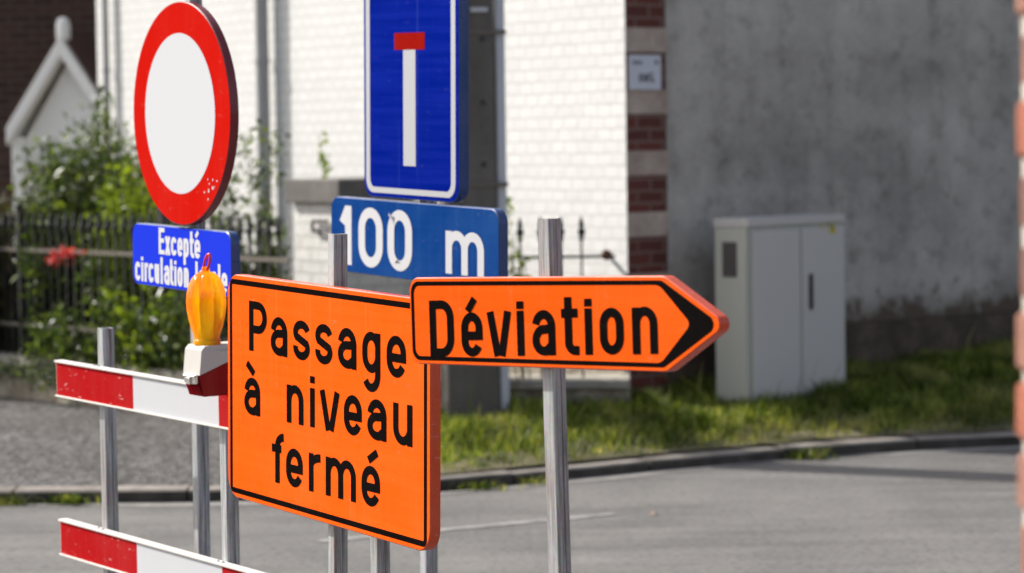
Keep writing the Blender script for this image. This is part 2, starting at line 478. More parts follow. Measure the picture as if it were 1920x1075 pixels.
M_SOIL = mottled("dark_garden_soil", [(0.3, (0.02, 0.016, 0.012)), (0.6, (0.05, 0.04, 0.03)), (0.8, (0.08, 0.065, 0.05))], 6)
M_TILE = plain("dark_roof_tiles", (0.10, 0.055, 0.045), 0.8, 0, 0.4, 20)

def amber():
    m, t, b = nodes("amber_lens_plastic")
    out = t.nodes["Material Output"]
    v = coords(t)
    n = noise(t, v, 60, 3)
    n2 = noise(t, coords(t, (14, 14, 5)), 1.0, 4)
    c = ramp(t, n2, [(0.3, (1.0, 0.26, 0.002)), (0.48, (1.0, 0.50, 0.003)), (0.62, (1.0, 0.84, 0.03))]).outputs[0]
    t.links.new(c, b.inputs['Base Color'])
    b.inputs['Roughness'].default_value = 0.10; b.inputs['Specular IOR Level'].default_value = 0.5
    b.inputs['Coat Weight'].default_value = 0.6; b.inputs['Coat Roughness'].default_value = 0.06; b.inputs['Transmission Weight'].default_value = 0.85; b.inputs['IOR'].default_value = 1.45
    bm = bump(t, b, n, 0.25, 0.0015)
    tr = N(t, "ShaderNodeBsdfTranslucent"); t.links.new(c, tr.inputs[0])
    ms = N(t, "ShaderNodeMixShader"); ms.inputs[0].default_value = 0.66
    t.links.new(b.outputs[0], ms.inputs[1]); t.links.new(tr.outputs[0], ms.inputs[2])
    t.links.new(ms.outputs[0], out.inputs[0])
    return m
M_AMBER = amber()

def leaf_mat(name, cols, trans=0.45, rough=0.4, spec=0.5):
    m, t, b = nodes(name)
    out = t.nodes["Material Output"]
    g = N(t, "ShaderNodeNewGeometry")
    st = [(i / max(1, len(cols) - 1), c) for i, c in enumerate(cols)]
    c = ramp(t, g.outputs['Random Per Island'], st).outputs[0]
    t.links.new(c, b.inputs['Base Color'])
    b.inputs['Roughness'].default_value = rough; b.inputs['Specular IOR Level'].default_value = spec
    tr = N(t, "ShaderNodeBsdfTranslucent")
    t.links.new(mixc(t, 1.0, c, (1.0, 1.0, 0.35), 'MULTIPLY'), tr.inputs[0])
    ms = N(t, "ShaderNodeMixShader"); ms.inputs[0].default_value = trans
    t.links.new(b.outputs[0], ms.inputs[1]); t.links.new(tr.outputs[0], ms.inputs[2])
    t.links.new(ms.outputs[0], out.inputs[0])
    return m
M_LEAF_GLOSS = leaf_mat("glossy_dark_leaves", [(0.02, 0.05, 0.012), (0.035, 0.075, 0.018), (0.05, 0.10, 0.022), (0.075, 0.13, 0.025)], 0.3, 0.25, 0.7)
M_LEAF_MID = leaf_mat("mid_green_leaves", [(0.025, 0.045, 0.015), (0.045, 0.075, 0.02), (0.08, 0.125, 0.03), (0.18, 0.23, 0.05)], 0.5, 0.30, 0.5)
M_LEAF_LIME = leaf_mat("yellow_green_leaves", [(0.12, 0.19, 0.018), (0.18, 0.26, 0.02), (0.24, 0.30, 0.03), (0.16, 0.22, 0.02)], 0.55, 0.4)
M_LEAF_DRY = leaf_mat("olive_dry_stalks", [(0.035, 0.032, 0.012), (0.06, 0.055, 0.02), (0.09, 0.075, 0.03), (0.05, 0.055, 0.018)], 0.35, 0.6, 0.3)
M_LEAF_GREY = leaf_mat("grey_green_leaves", [(0.07, 0.10, 0.06), (0.11, 0.15, 0.09), (0.15, 0.18, 0.11)], 0.3, 0.5)
M_PETAL = leaf_mat("pinkish_red_petals", [(0.50, 0.03, 0.05), (0.62, 0.05, 0.08), (0.70, 0.10, 0.12)], 0.4, 0.5)
def grass_mat():
    m = leaf_mat("verge_grass_blades", [(0.04, 0.075, 0.012), (0.13, 0.20, 0.024), (0.33, 0.40, 0.06), (0.68, 0.62, 0.24)], 0.48, 0.5, 0.2)
    t = m.node_tree
    rp = [n_ for n_ in t.nodes if n_.bl_idname == 'ShaderNodeValToRGB'][0]
    dry = ramp(t, noise(t, coords(t), 1.7, 4, 0.6), [(0.50, (0, 0, 0)), (0.64, (0.55, 0.55, 0.55))]).outputs[0]
    users = [l_.to_socket for l_ in rp.outputs[0].links]
    c = mixc(t, dry, rp.outputs[0], (0.60, 0.52, 0.24))
    dk = ramp(t, noise(t, coords(t), 3.1, 5, 0.65), [(0.42, (0.30, 0.36, 0.34)), (0.58, (1.0,) * 3)]).outputs[0]
    c = mixc(t, 1.0, c, dk, 'MULTIPLY')
    for u_ in users: t.links.new(c, u_)
    return m
M_GRASS = grass_mat()
M_BARK = plain("brown_bark", (0.06, 0.045, 0.03), 0.85, 0, 0.4, 30)

# ------------------------------------------------------------------ stroke alphabet of the road signs
def arc(cx, cz, rx, rz, a0, a1, n=14):
    return [(cx + rx * math.cos(R(a0 + (a1 - a0) * k / n)), cz + rz * math.sin(R(a0 + (a1 - a0) * k / n))) for k in range(n + 1)]
def glyph(ch, x0, x1, base, xh, cap, w):
    """centre lines of one letter filling x0..x1; returns [(points, closed)]"""
    l, r = x0 + w / 2, x1 - w / 2
    b, t, c = base + w / 2, base + xh - w / 2, (x0 + x1) / 2
    rx = (r - l) / 2
    rz = min((t - b) * 0.40, rx * 1.25)
    T = base + cap
    if ch == 'o':
        return [(arc(c, t - rz, rx, rz, 0, 180) + arc(c, b + rz, rx, rz, 180, 360), True)]
    if ch == '0':
        tc = T - w / 2; q = min((tc - b) * 0.4, rx * 1.2)
        return [(arc(c, tc - q, rx, q, 0, 180) + arc(c, b + q, rx, q, 180, 360), True)]
    if ch == '1':
        xs = x1 - w / 2
        return [([(xs, base), (xs, T)], False), ([(x0 + w * .32, T - (x1 - x0) * 1.02), (xs - w * .1, T - w * .38)], False)]
    if ch in 'eé':
        m = base + xh * 0.47
        return [(arc(c, b + rz, rx, rz, -28, -180) + arc(c, t - rz, rx, rz, 180, 0) + [(r, m - w / 2)], False), ([(l, m), (r + w * .5, m)], False)]
    if ch in 'aà':
        m = base + xh * 0.575
        q = (m - b) / 2
        return [(arc(c, t - rz, rx, rz, 168, 0) + [(r, base)], False),
                ([(r, m + w * .1), (c + rx * .2, m)] + arc(c, b + q, rx, q, 100, 270) + [(c + rx * .3, b), (r, b + q * .55)], False)]
    if ch == 's':
        m = (t + b) / 2; q1 = (t - m) / 2; q = q1
        up_ = arc(c, t - q, rx, q * 1.02, 12, 215)
        lo = arc(c, b + q, rx, q * 1.02, 35, -192)
        return [(up_ + lo, False)]
    if ch == 'g':
        d = base - xh * 0.36
        return [(arc(c, t - rz, rx, rz, 0, 180) + arc(c, b + rz, rx, rz, 180, 360), True),
                ([(r, base + xh * 0.98), (r, d + rz)] + arc(c, d + rz, rx, rz, 0, -150), False)]
    if ch == 'n':
        return [([(l, base), (l, base + xh * .985)], False), ([(l, t - rz * 1.05)] + arc(c, t - rz, rx, rz, 165, 0) + [(r, base)], False)]
    if ch == 'm':
        mx = (l + r) / 2; a = (mx - l) / 2; q = min(rz, a * 1.5)
        return [([(l, base), (l, base + xh * .985)], False), (arc(l + a, t - q, a, q, 165, 0) + [(mx, base)], False), (arc(mx + a, t - q, a, q, 165, 0) + [(r, base)], False)]
    if ch == 'u':
        return [([(l, base + xh), (l, b + rz)] + arc(c, b + rz, rx, rz, 180, 350), False), ([(r, base + xh), (r, base)], False)]
    if ch == 'r':
        a = (x1 - l) * 0.98
        return [([(l, base), (l, base + xh * .985)], False), (arc(l + a, t - rz * 1.1, a, rz * 1.1, 172, 92), False)]
    if ch in 'iı':
        out = [([(c, base), (c, base + xh)], False)]
        if ch == 'i': out.append(([(c, base + cap * .93 - w * .85), (c, base + cap * .93)], False))
        return out
    if ch == 'l':
        return [([(c, base), (c, T)], False)]
    if ch == 'v':
        h = w * .52
        return [([(l - w * .02, base + xh), (c - h * .55, base)], False), ([(r + w * .02, base + xh), (c + h * .55, base)], False)]
    if ch == 'x':
        return [([(l, base + xh), (r, base)], False), ([(r, base + xh), (l, base)], False)]
    if ch == 'c':
        return [(arc(c, t - rz, rx, rz, 15, 180) + arc(c, b + rz, rx, rz, 180, 345), False)]
    if ch == 'p':
        d = base - xh * .42
        return [(arc(c, t - rz, rx, rz, 0, 180) + arc(c, b + rz, rx, rz, 180, 360), True), ([(l, base + xh * .985), (l, d)], False)]
    if ch == 'f':
        xs = x0 + (x1 - x0) * .46; a = x1 - xs
        zt = T - w / 2
        return [([(xs, base), (xs, zt - a * .8)] + arc(xs + a, zt - a * .8, a, a * .8, 180, 92, 8), False), ([(x0, base + xh - w * .45), (x0 + (x1 - x0) * .78, base + xh - w * .45)], False)]
    if ch == 't':
        xs = x0 + (x1 - x0) * .40; a = x1 - xs
        return [([(xs, base + cap * .97), (xs, b + a * .62)] + arc(xs + a * .62, b + a * .62, a * .62, a * .62, 180, 270, 8) + [(x1, b)], False), ([(x0, base + xh - w * .45), (x1 - (x1 - x0) * .05, base + xh - w * .45)], False)]
    if ch == 'P':
        m = base + cap * .44; q = (T - w / 2 - m) / 2
        return [([(l, base), (l, T)], False), ([(l, T - w / 2), (c, T - w / 2)] + arc(r - rx * .95, m + q, rx * .95, q, 90, -90) + [(l, m)], False)]
    if ch == 'D':
        q = rx * 1.0; tt = T - w / 2
        return [([(l, base), (l, T)], False), ([(l, tt), (r - q, tt)] + arc(r - q, tt - q * 1.2, q, q * 1.2, 90, 0, 8) + arc(r - q, b + q * 1.2, q, q * 1.2, 0, -90, 8) + [(l, b)], False)]
    if ch == 'E':
        return [([(l, base), (l, T)], False), ([(l, T - w / 2), (x1, T - w / 2)], False), ([(l, base + cap * .52), (x1 - (x1 - x0) * .1, base + cap * .52)], False), ([(l, b), (x1, b)], False)]
    return []
def word(name, spec, base, xh, cap, w, mat, parent, M4, accents=(), y0=-0.0008, kx=1.25, rise=0.0):
    """kx: how much thicker upright strokes are than level ones"""
    mb = MB(); k = 0
    for ch, x0, x1 in spec:
        for pts, closed in glyph(ch, x0 / kx, x1 / kx, base, xh, cap, w):
            mb.ribbon(pts, w, y0 - 0.00012 * (k % 4), closed); k += 1
    for p, q, aw in accents:
        mb.ribbon([(p[0] / kx, p[1]), (q[0] / kx, q[1])], aw, y0 - 0.0006)
    mb.v = [(x * kx, y_, z_ + rise * (x * kx - spec[0][1])) for x, y_, z_ in mb.v]
    return mb.build(name, mat, parent, M4)

def post_mesh(ul, wd, dp, yf, z0, z1, name, parent, M4):
    """hollow square steel post with two shallow grooves on its near side"""
    x0, x1, y0, y1, r = ul, ul + wd, yf, yf + dp, 0.003
    g = 0.0035
    prof = [(x0 + r, y0), (x1 - r, y0), (x1, y0 + r), (x1, y0 + dp * .50), (x1 - g, y0 + dp * .53), (x1 - g, y0 + dp * .60), (x1, y0 + dp * .63),
            (x1, y1 - r), (x1 - r, y1), (x0 + r, y1), (x0, y1 - r), (x0, y0 + r)]
    inn = [(x0 + .004, y0 + .004), (x1 - .005, y0 + .004), (x1 - .006, y0 + .004), (x1 - .006, y0 + dp * .5), (x1 - .0075, y0 + dp * .53), (x1 - .0075, y0 + dp * .6), (x1 - .006, y0 + dp * .63),
           (x1 - .006, y1 - .005), (x1 - .006, y1 - .004), (x0 + .005, y1 - .004), (x0 + .004, y1 - .005), (x0 + .004, y0 + .005)]
    mb = MB(); n = len(prof)
    v = [(x, y, z0) for x, y in prof] + [(x, y, z1) for x, y in prof] + [(x, y, z1) for x, y in inn] + [(x, y, z1 - .12) for x, y in inn]
    f = []
    for k in range(3):
        for i in range(n):
            j = (i + 1) % n
            f.append((k * n + i, k * n + j, (k + 1) * n + j, (k + 1) * n + i))
    f.append(tuple(range(3 * n, 4 * n)))
    mb.add(v, f)
    return mb.build(name, M_GALV, parent, M4)
def at_ground(M4, ul, yf, z=0.0):
    """local height where a sign's post meets the ground"""
    p = M4 @ Vector((ul, yf, 0)); d = (M4.to_3x3() @ Vector((0, 0, 1)))
    return (z - p.z) / d.z
def clamp(M4, parent, ul, wd, yf, dp, z, name="clamp"):
    mb = MB()
    mb.box(ul - .012, ul + wd + .012, yf + dp + .001, yf + dp + .005, z - .015, z + .015)
    mb.box(ul - .004, ul - .001, yf - .001, yf + dp, z - .015, z + .015)
    mb.box(ul + wd + .001, ul + wd + .004, yf - .001, yf + dp, z - .015, z + .015)
    return mb.build(name, M_GALV, parent, M4)

# ------------------------------------------------------------------ ground: road, kerb, pavement, verge
KERB = [(-40, 14.2), (-14, 13.85), (-6, 13.75), (-2.57, 13.74), (-1.6, 13.70), (-.86, 13.74), (-.37, 13.95), (.14, 14.30), (.57, 14.60), (.96, 14.85), (1.26, 15.03), (1.55, 15.19), (1.80, 15.34), (2.10, 15.45), (2.85, 15.66), (4.5, 16.1), (8, 17.0), (14, 18.2), (40, 22.5)]
KERB = [(x * 1.029, y * 1.029) for x, y in KERB]
def kerb_y(x):
    xs, ys = zip(*KERB)
    return float(np.interp(x, xs, ys))
def ground_z(x, y):
    """height of the land beyond the kerb"""
    d = y - kerb_y(x)
    rise = min(max(d, 0), 2.4) / 2.4
    k = min(1, max(0, (x + 1.2) / 1.2))
    return 0.068 + rise * (0.070 + 0.19 * k)

def road_mat():
    m, t, b = nodes("old_grey_asphalt")
    v = coords(t)
    fine = noise(t, v, 95, 3, 0.7); mid = noise(t, v, 1.3, 6, 0.6); streak = noise(t, coords(t, (0.5, 3.2, 1)), 1.0, 5, 0.6)
    c = ramp(t, mid, [(0.3, (0.150, 0.146, 0.142)), (0.5, (0.185, 0.180, 0.174)), (0.7, (0.222, 0.215, 0.206))]).outputs[0]
    c = mixc(t, 0.55, c, ramp(t, streak, [(0.32, (0.50,) * 3), (0.5, (0.88,) * 3), (0.66, (1.0,) * 3)]).outputs[0], 'MULTIPLY')
    c = mixc(t, 0.6, c, ramp(t, fine, [(0.3, (0.52,) * 3), (0.62, (1.0,) * 3)]).outputs[0], 'MULTIPLY')
    t.links.new(c, b.inputs['Base Color'])
    b.inputs['Roughness'].default_value = 0.85; b.inputs['Specular IOR Level'].default_value = 0.3
    grain = noise(t, v, 26, 5, 0.75)
    c = mixc(t, 0.7, c, ramp(t, grain, [(0.38, (0.42,) * 3), (0.5, (0.88,) * 3), (0.62, (1.0,) * 3)]).outputs[0], 'MULTIPLY')
    pat = noise(t, coords(t, (.35, 1.1, 1)), 1.0, 7, 0.65)
    c = mixc(t, 0.6, c, ramp(t, pat, [(0.36, (0.70, 0.70, 0.71)), (0.55, (1.0,) * 3)]).outputs[0], 'MULTIPLY')
    c = mixc(t, 1.0, c, (1.02, 1.01, 1.0), 'MULTIPLY')
    t.links.new(c, b.inputs['Base Color'])
    bump(t, b, fine, 0.5, 0.006)
    return m
M_ROAD = road_mat()
def gravel_mat():
    m, t, b = nodes("fine_grey_gravel")
    v = coords(t)
    vo = N(t, "ShaderNodeTexVoronoi"); vo.inputs['Scale'].default_value = 34; t.links.new(v, vo.inputs['Vector'])
    vo2 = N(t, "ShaderNodeTexVoronoi"); vo2.inputs['Scale'].default_value = 75; t.links.new(v, vo2.inputs['Vector'])
    bw = N(t, "ShaderNodeRGBToBW"); t.links.new(vo.outputs['Color'], bw.inputs[0])
    mid = noise(t, v, 1.4, 6, 0.6)
    c = ramp(t, bw.outputs[0], [(0.15, (0.060, 0.056, 0.053)), (0.5, (0.125, 0.119, 0.115)), (0.85, (0.24, 0.23, 0.225))]).outputs[0]
    c = mixc(t, 0.6, c, ramp(t, mid, [(0.35, (0.72, 0.70, 0.68)), (0.6, (1, 1, 1))]).outputs[0], 'MULTIPLY')
    t.links.new(c, b.inputs['Base Color'])
    b.inputs['Roughness'].default_value = 0.9; b.inputs['Specular IOR Level'].default_value = 0.2
    h = N(t, "ShaderNodeMath", operation='ADD'); t.links.new(vo.outputs['Distance'], h.inputs[0]); t.links.new(vo2.outputs['Distance'], h.inputs[1])
    bump(t, b, h.outputs[0], 1.0, 0.02)
    return m
M_GRAVEL = gravel_mat()
M_EARTH = mottled("mossy_earth", [(0.3, (0.04, 0.045, 0.018)), (0.5, (0.11, 0.10, 0.055)), (0.66, (0.24, 0.20, 0.14))], 5, bs=0.7, bd=0.02)

mb = MB(); mb.add([(-150, -60, -.02), (150, -60, -.02), (150, 240, -.02), (-150, 240, -.02)], [(0, 1, 2, 3)])
mb.build("ground", M_EARTH, kind='structure')
mb = MB()
xs = [k[0] for k in KERB]
lo = [(x, -1.6, 0.0) for x in xs]; hi = [(x, kerb_y(x) + 0.01, 0.0) for x in xs]
n = len(xs)
mb.add(lo + hi, [(i, i + 1, n + i + 1, n + i) for i in range(n - 1)])
mb.build("road", M_ROAD, kind='structure')
# near pavement on the camera's side of the road, out of frame below
mb = MB(); mb.box(-40, 40, -20, -1.6, -.01, 0.10); mb.build("near_pavement", M_GRAVEL, kind='structure')

def strip(name, x0, x1, off, depth, mat, nx, ny, zoff=0.0, jitter=0.0):
    mb = MB(); mb.smooth = True
    v = []
    for j in range(ny + 1):
        for i in range(nx + 1):
            x = x0 + (x1 - x0) * i / nx
            y = kerb_y(x) + off + depth * j / ny
            v.append((x, y, ground_z(x, y) + zoff + (random.uniform(-jitter, jitter) if 0 < j else 0)))
    mb.add(v, [(j * (nx + 1) + i, j * (nx + 1) + i + 1, (j + 1) * (nx + 1) + i + 1, (j + 1) * (nx + 1) + i) for j in range(ny) for i in range(nx)])
    return mb.build(name, mat, kind='structure')
strip("pavement", -30, -0.55, 0.14, 6.0, M_GRAVEL, 60, 12)
strip("verge", -0.55, 12, 0.14, 7.0, M_EARTH, 90, 40, 0.0, 0.012)

# kerb: single stones following the bend, one sheet of stones
def resample(poly, step):
    out = []; carry = 0.0
    for (a, b) in zip(poly[:-1], poly[1:]):
        a, b = Vector(a), Vector(b); L = (b - a).length; d = carry
        while d < L:
            out.append(a + (b - a) * d / L); d += step
        carry = d - L
    return out
mb = MB()
kp = resample([k for k in KERB if -14 <= k[0] <= 14], 0.9)
for a, b in zip(kp[:-1], kp[1:]):
    d = (b - a).normalized(); nn = Vector((-d.y, d.x)); L = (b - a).length
    h = 0.068 + random.uniform(-.006, .006); g = 0.006; o = random.uniform(-.006, .006)
    prof = [(o, -.02), (o + .002, h - .010), (o + .012, h), (.145, h + .004), (.145, -.02)]
    v = [(a + d * g + nn * q).to_tuple() + (z,) for q, z in prof] + [(a + d * (L - g) + nn * q).to_tuple() + (z,) for q, z in prof]
    m_ = len(prof)
    for i in range(m_):
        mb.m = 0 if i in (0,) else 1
        mb.add([v[q] for q in (i, m_ + i, m_ + (i + 1) % m_, (i + 1) % m_)], [(0, 1, 2, 3)])
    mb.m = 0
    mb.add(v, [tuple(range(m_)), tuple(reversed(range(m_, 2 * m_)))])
mb.build("kerb", [mottled("shaded_kerb_face", [(0.3, (0.03, 0.027, 0.023)), (0.55, (0.07, 0.062, 0.054)), (0.75, (0.13, 0.115, 0.10))], 6, bs=0.6, bd=0.01), M_KERB], kind='structure')  # road face coloured darker than the top, painting in its shade
# pale dust and grit band along the gutter
mb = MB()
gx = np.linspace(-12, 12, 160)
v = []
for x in gx:
    ky = kerb_y(x); wdt = .10 + .05 * math.sin(x * 3.1) + random.uniform(0, .05)
    v += [(x, ky - .004, .004), (x, ky - wdt, .004)]
mb.add(v, [(2 * i, 2 * i + 1, 2 * i + 3, 2 * i + 2) for i in range(len(gx) - 1)])
mb.build("gutter_grit", mottled("pale_gutter_grit", [(0.3, (0.17, 0.16, 0.15)), (0.6, (0.28, 0.265, 0.25)), (0.8, (0.36, 0.34, 0.32))], 12, fine=90), kind='structure')
# worn white centre line
mb = MB()
a, b = Vector((-0.9, 12.66)), Vector((0.48, 13.44))
d = (b - a).normalized(); nn = Vector((-d.y, d.x))
for p, q in (((a - d * 3.2), (a - d * 1.6)), (a, b)):
    seg = 24; v = []  # frayed edges
    for i in range(seg + 1):
        c_ = p + (q - p) * i / seg; wj = .036 + random.uniform(-.012, .006)
        v += [(*(c_ + nn * wj), .004), (*(c_ - nn * wj), .004)]
    mb.add(v, [(2 * i, 2 * i + 1, 2 * i + 3, 2 * i + 2) for i in range(seg)])
mb.build("road_marking", M_PAINT, kind='structure')

# ------------------------------------------------------------------ the painted house
CORNER = Vector((0.70, 16.75, 0.24))
DG = Vector((0.77, 0.64, 0)).normalized()       # along the grey gable wall, to the right
DW = Vector((-0.58, 0.81, 0)).normalized()      # along the white wall, to the left and back
HOUSE_H = 6.2
def wall_matrix(origin, d):
    """x along d, z up, y = z x d"""
    z = Vector((0, 0, 1)); y = z.cross(d)
    m = Matrix.Identity(4)
    for i in range(3):
        m[i][0], m[i][1], m[i][2], m[i][3] = d[i], y[i], z[i], origin[i]
    return m
house = thing("painted_brick_house", CORNER, "white painted brick house with grey rendered gable wall and red brick quoins", "house")
LW = 6.88
MG = wall_matrix(CORNER, DG)                    # local x to the right along the gable, y to the inside
MW = wall_matrix(CORNER + DW * LW, -DW)         # local x from far end to the corner, y inside
mb = MB()
fp = [(0, 0), (LW, 0), (LW - .05, .30), (0, .30)]
mb.add([(x, y, -.3) for x, y in fp] + [(x, y, HOUSE_H) for x, y in fp], [(3, 2, 1, 0), (4, 5, 6, 7), (0, 1, 5, 4), (1, 2, 6, 5), (2, 3, 7, 6), (3, 0, 4, 7)])
mb.build("front_wall", M_WHITEBRICK, house, MW)
mb = MB(); mb.box(0.3, LW - .015, -.018, .10, -.3, .36, .006)
mb.build("plinth", M_RUBBLE, house, MW)
mb = MB(); mb.box(0.345, 7.5, 0.012, 0.30, 0.36, HOUSE_H)
for k in range(8): pass
mb.build("gable_wall", M_RENDER, house, MG)
mb = MB(); mb.box(0.30, 7.5, 0.009, 0.30, -.4, 0.355, 0.003)
mb.build("plinth", M_PLINTH, house, MG)
# quoin: bands of three red brick courses between two-course sandstone blocks
mb = MB()
CH = 0.0745
z = -.35; k = 0
bands = []
while z < HOUSE_H:
    bands.append((z, z + 3 * CH, 0)); bands.append((z + 3 * CH, z + 5 * CH, 1)); z += 5 * CH
ofs = (2.345 - CORNER.z) - 3 * CH - 6 * 5 * CH + .35     # one stone band starts at world height 2.345
for z0, z1, kind in bands:
    mb.m = kind
    mb.box(0.006, 0.345 + (0.0 if kind else -0.02), (-.004 if kind else 0.0), 0.045, z0 + ofs, z1 + ofs - .001)
mb.build("quoin", [M_REDBRICK, M_STONE], house, MG)
# downpipes on the white wall
def wall_pt(px_t, out=0.0, z=0.0):
    """point on the white wall t metres from the corner, out metres in front of it"""
    p = CORNER + DW * px_t; nrm = Vector((-DW.y, DW.x, 0))
    return Vector((p.x, p.y, z)) + nrm * out
def pipe(t, r, z0, z1):
    mb = MB(); mb.tube([wall_pt(t, r + .03, z0), wall_pt(t, r + .03, z1)], r, 16)
    o = mb.build("downpipe", M_ZINC, house)
    for zz in np.arange(z0 + .6, z1, 1.7):
        mb = MB(); mb.tube([wall_pt(t, r + .03, zz), wall_pt(t, r + .03, zz + .03)], r + .008, 16)
        mb.build("pipe_bracket", M_ZINC, o)
pipe(4.15, 0.050, 0.1, 6.0)
pipe(6.62, 0.026, 0.1, 6.0)
# roof out of frame above
mb = MB()
pA, pB = CORNER + DW * (LW + .25) - DG * .25, CORNER - DW * .25 - DG * .25
rA, rB = CORNER + DW * (LW + .25) + DG * 3.6, CORNER - DW * .25 + DG * 3.6
qA, qB = CORNER + DW * (LW + .25) + DG * 7.6, CORNER - DW * .25 + DG * 7.6
zz0, zz1 = HOUSE_H + CORNER.z - .12, HOUSE_H + CORNER.z + 2.6
pts = [(p.x, p.y, z_) for p, z_ in ((pA, zz0), (pB, zz0), (rB, zz1), (rA, zz1), (qB, zz0), (qA, zz0))]
mb.add(pts + [(x, y, z_ + .12) for x, y, z_ in pts], [(0, 1, 2, 3), (3, 2, 4, 5), (6, 9, 8, 7), (9, 11, 10, 8), (0, 6, 7, 1), (1, 7, 8, 2), (2, 8, 10, 4), (4, 10, 11, 5), (3, 5, 11, 9), (0, 3, 9, 6)])
mb.build("roof", M_TILE, house)
mb = MB()
gt = HOUSE_H + CORNER.z
mb.add([(*(CORNER + DG * .02).xy, gt + .001), (*(CORNER + DG * 7.4).xy, gt + .001), (*(CORNER + DG * 3.6).xy, gt + 2.45)], [(0, 1, 2)])
mb.build("gable_top", M_RENDER, house)
# number plaque on the quoin
plq = thing("wall_plaque", MG @ Vector((.16, -.006, 1.9)), "small white enamel plaque with faded black digits on the red brick quoin", "plaque")
zc = 1.85 + (265 - 150) * 16.8 / 5200
MP = wall_matrix(MG @ Vector((.147, 0, 0)), DG); MP[2][3] = zc
mb = MB(); mb.prism(rrect(-.128, .128, -.105, .105, .012, 4), -.022, -.006, .002)
pan = mb.build("plate", M_PLAQUE, plq, MP)
mb = MB()
for ch, a_, b_ in (('0', -.058, -.022), ('0', -.014, .014), ('l', .022, .036)):
    pass
word("digits", [('0', -.056, -.020), ('0', -.012, .022)], -.058, .045, .052, .010, M_INK, pan, MP, [((.032, -.006), (.062, -.006), .009), ((.036, -.006), (.036, -.034), .009), ((.036, -.034), (.060, -.034), .009), ((.060, -.034), (.060, -.058), .009), ((.032, -.054), (.060, -.054), .009), ((-.012, -.033), (.022, -.033), .008)], y0=-.0228)
word("heading", [('l', -.104, -.094), ('o', -.088, -.070), ('l', -.064, -.054), ('o', -.048, -.030), ('0', .074, .104)], .048, .020, .028, .008, M_INK, pan, MP, y0=-.0228)

# ------------------------------------------------------------------ dark brick house and gabled porch at far left
dark = thing("dark_brick_house", (-6, 26.2, 0.15), "dark brown brick house in shade behind the white gabled porch", "house")
MD = wall_matrix(Vector((-10.5, 26.4, 0.1)), Vector((0.985, -.17, 0)).normalized())
mb = MB(); mb.box(0, 9.5, 0, 5.5, 0, 5.4); mb.build("wall", M_DARKBRICK, dark, MD)
mb = MB(); mb.prism([(-.3, 5.401), (9.8, 5.401), (9.8, 5.55), (4.75, 8.0), (-.3, 5.55)], -.3, 5.8); mb.build("roof", M_TILE, dark, MD)
porch = thing("gabled_porch", (-3.78, 23.6, 0.15), "small white boarded porch with steep gable and round finial beside the white house", "porch")
MPo = wall_matrix(Vector((-3.765, 23.6, 0)), Vector((0.96, -.28, 0)).normalized())
HW, ZE, ZA = .46, 1.98, 2.74
mb = MB(); mb.prism([(-HW, 1.66), (HW, 1.66), (HW, ZE - .06), (0, ZA - .10), (-HW, ZE - .06)], 0.06, .12)
mb.build("gable_panel", M_PORCH, porch, MPo)
def rake(sx):
    mb = MB(); mb.prism([(0, ZA - .16), (0, ZA), (sx * (HW + .06), ZE), (sx * (HW + .06), ZE - .15)][::(1 if sx < 0 else -1)], -.10, .50, .006)
    return mb.build("bargeboard", M_PORCH, porch, MPo)
rake(-1); rake(1)
for sx in (-1, 1):
    mb = MB(); mb.prism([(0, ZA - .215), (0, ZA - .165), (sx * (HW + .0), ZE - .115), (sx * (HW + .0), ZE - .165)][::(1 if sx < 0 else -1)], .02, .0595)
    mb.build("shadow_strip", M_RAIL, porch, MPo)  # brown strip stands in for the shadow line under the bargeboard
mb = MB(); mb.lathe([(.03, 0, 0), (.055, .02, 0), (.062, .06, 0), (.062, .16, 0), (.05, .205, 0), (.025, .225, 0), (.001, .228, 0)], 20)
mb.build("finial", M_PORCH, porch, MPo @ Matrix.Translation((0, -.02, ZA - .06)))
for sx in (-1, 1):
    mb = MB(); mb.box(sx * HW - .05, sx * HW + .05, -.02, .10, 0.1, ZE - .08, .006); mb.build("corner_post", M_PORCH, porch, MPo)
mb = MB(); mb.box(-HW + .051, -HW + .14, .40, .44, .1, 1.66); mb.box(-HW + .14, HW - .06, .41, .45, .1, 1.6); mb.build("door", M_WHITEBRICK2, porch, MPo)
mb = MB()
mb.prism([(-HW - .1, ZE - .03), (0, ZA + .02), (HW + .1, ZE - .03), (HW + .1, ZE + .0), (0, ZA + .05), (-HW - .1, ZE)][::-1], -.06, 1.6)
mb.build("roof", M_TILE, porch, MPo)
mb = MB(); mb.box(-HW, -HW + .05, .11, 1.6, .1, ZE - .08); mb.box(HW - .05, HW, .11, 1.6, .1, ZE - .08); mb.build("side_wall", M_PORCH, porch, MPo)

# ------------------------------------------------------------------ garden walls, gate pillar, iron fences
GL0, GL1 = Vector((-5.0, 20.35, 0)), Vector((-1.36, 16.30, 0))
dL = (GL1 - GL0).normalized(); lenL = (GL1 - GL0).length
ML = wall_matrix(GL0, dL)
gw = thing("low_stone_wall", GL0 + Vector((0, 0, .12)), "low rough stone garden wall with flat coping under the long iron fence", "wall")
mb = MB(); mb.box(0, lenL, 0.03, .25, 0.0, .345)
mb.build("rubble_face", M_RUBBLE, gw, ML)
mb = MB(); x = 0.0
while x < lenL - .1:
    q = min(lenL, x + random.uniform(.75, 1.0)); mb.box(x + .004, q - .004, 0, .29, .347, .42, .006); x = q
mb.build("coping", M_COPING, gw, ML)
GR0, GR1 = Vector((-0.52, 16.42, 0)), Vector((0.69, 16.36, 0))
dR = (GR1 - GR0).normalized(); lenR = (GR1 - GR0).length
MR = wall_matrix(GR0, dR)
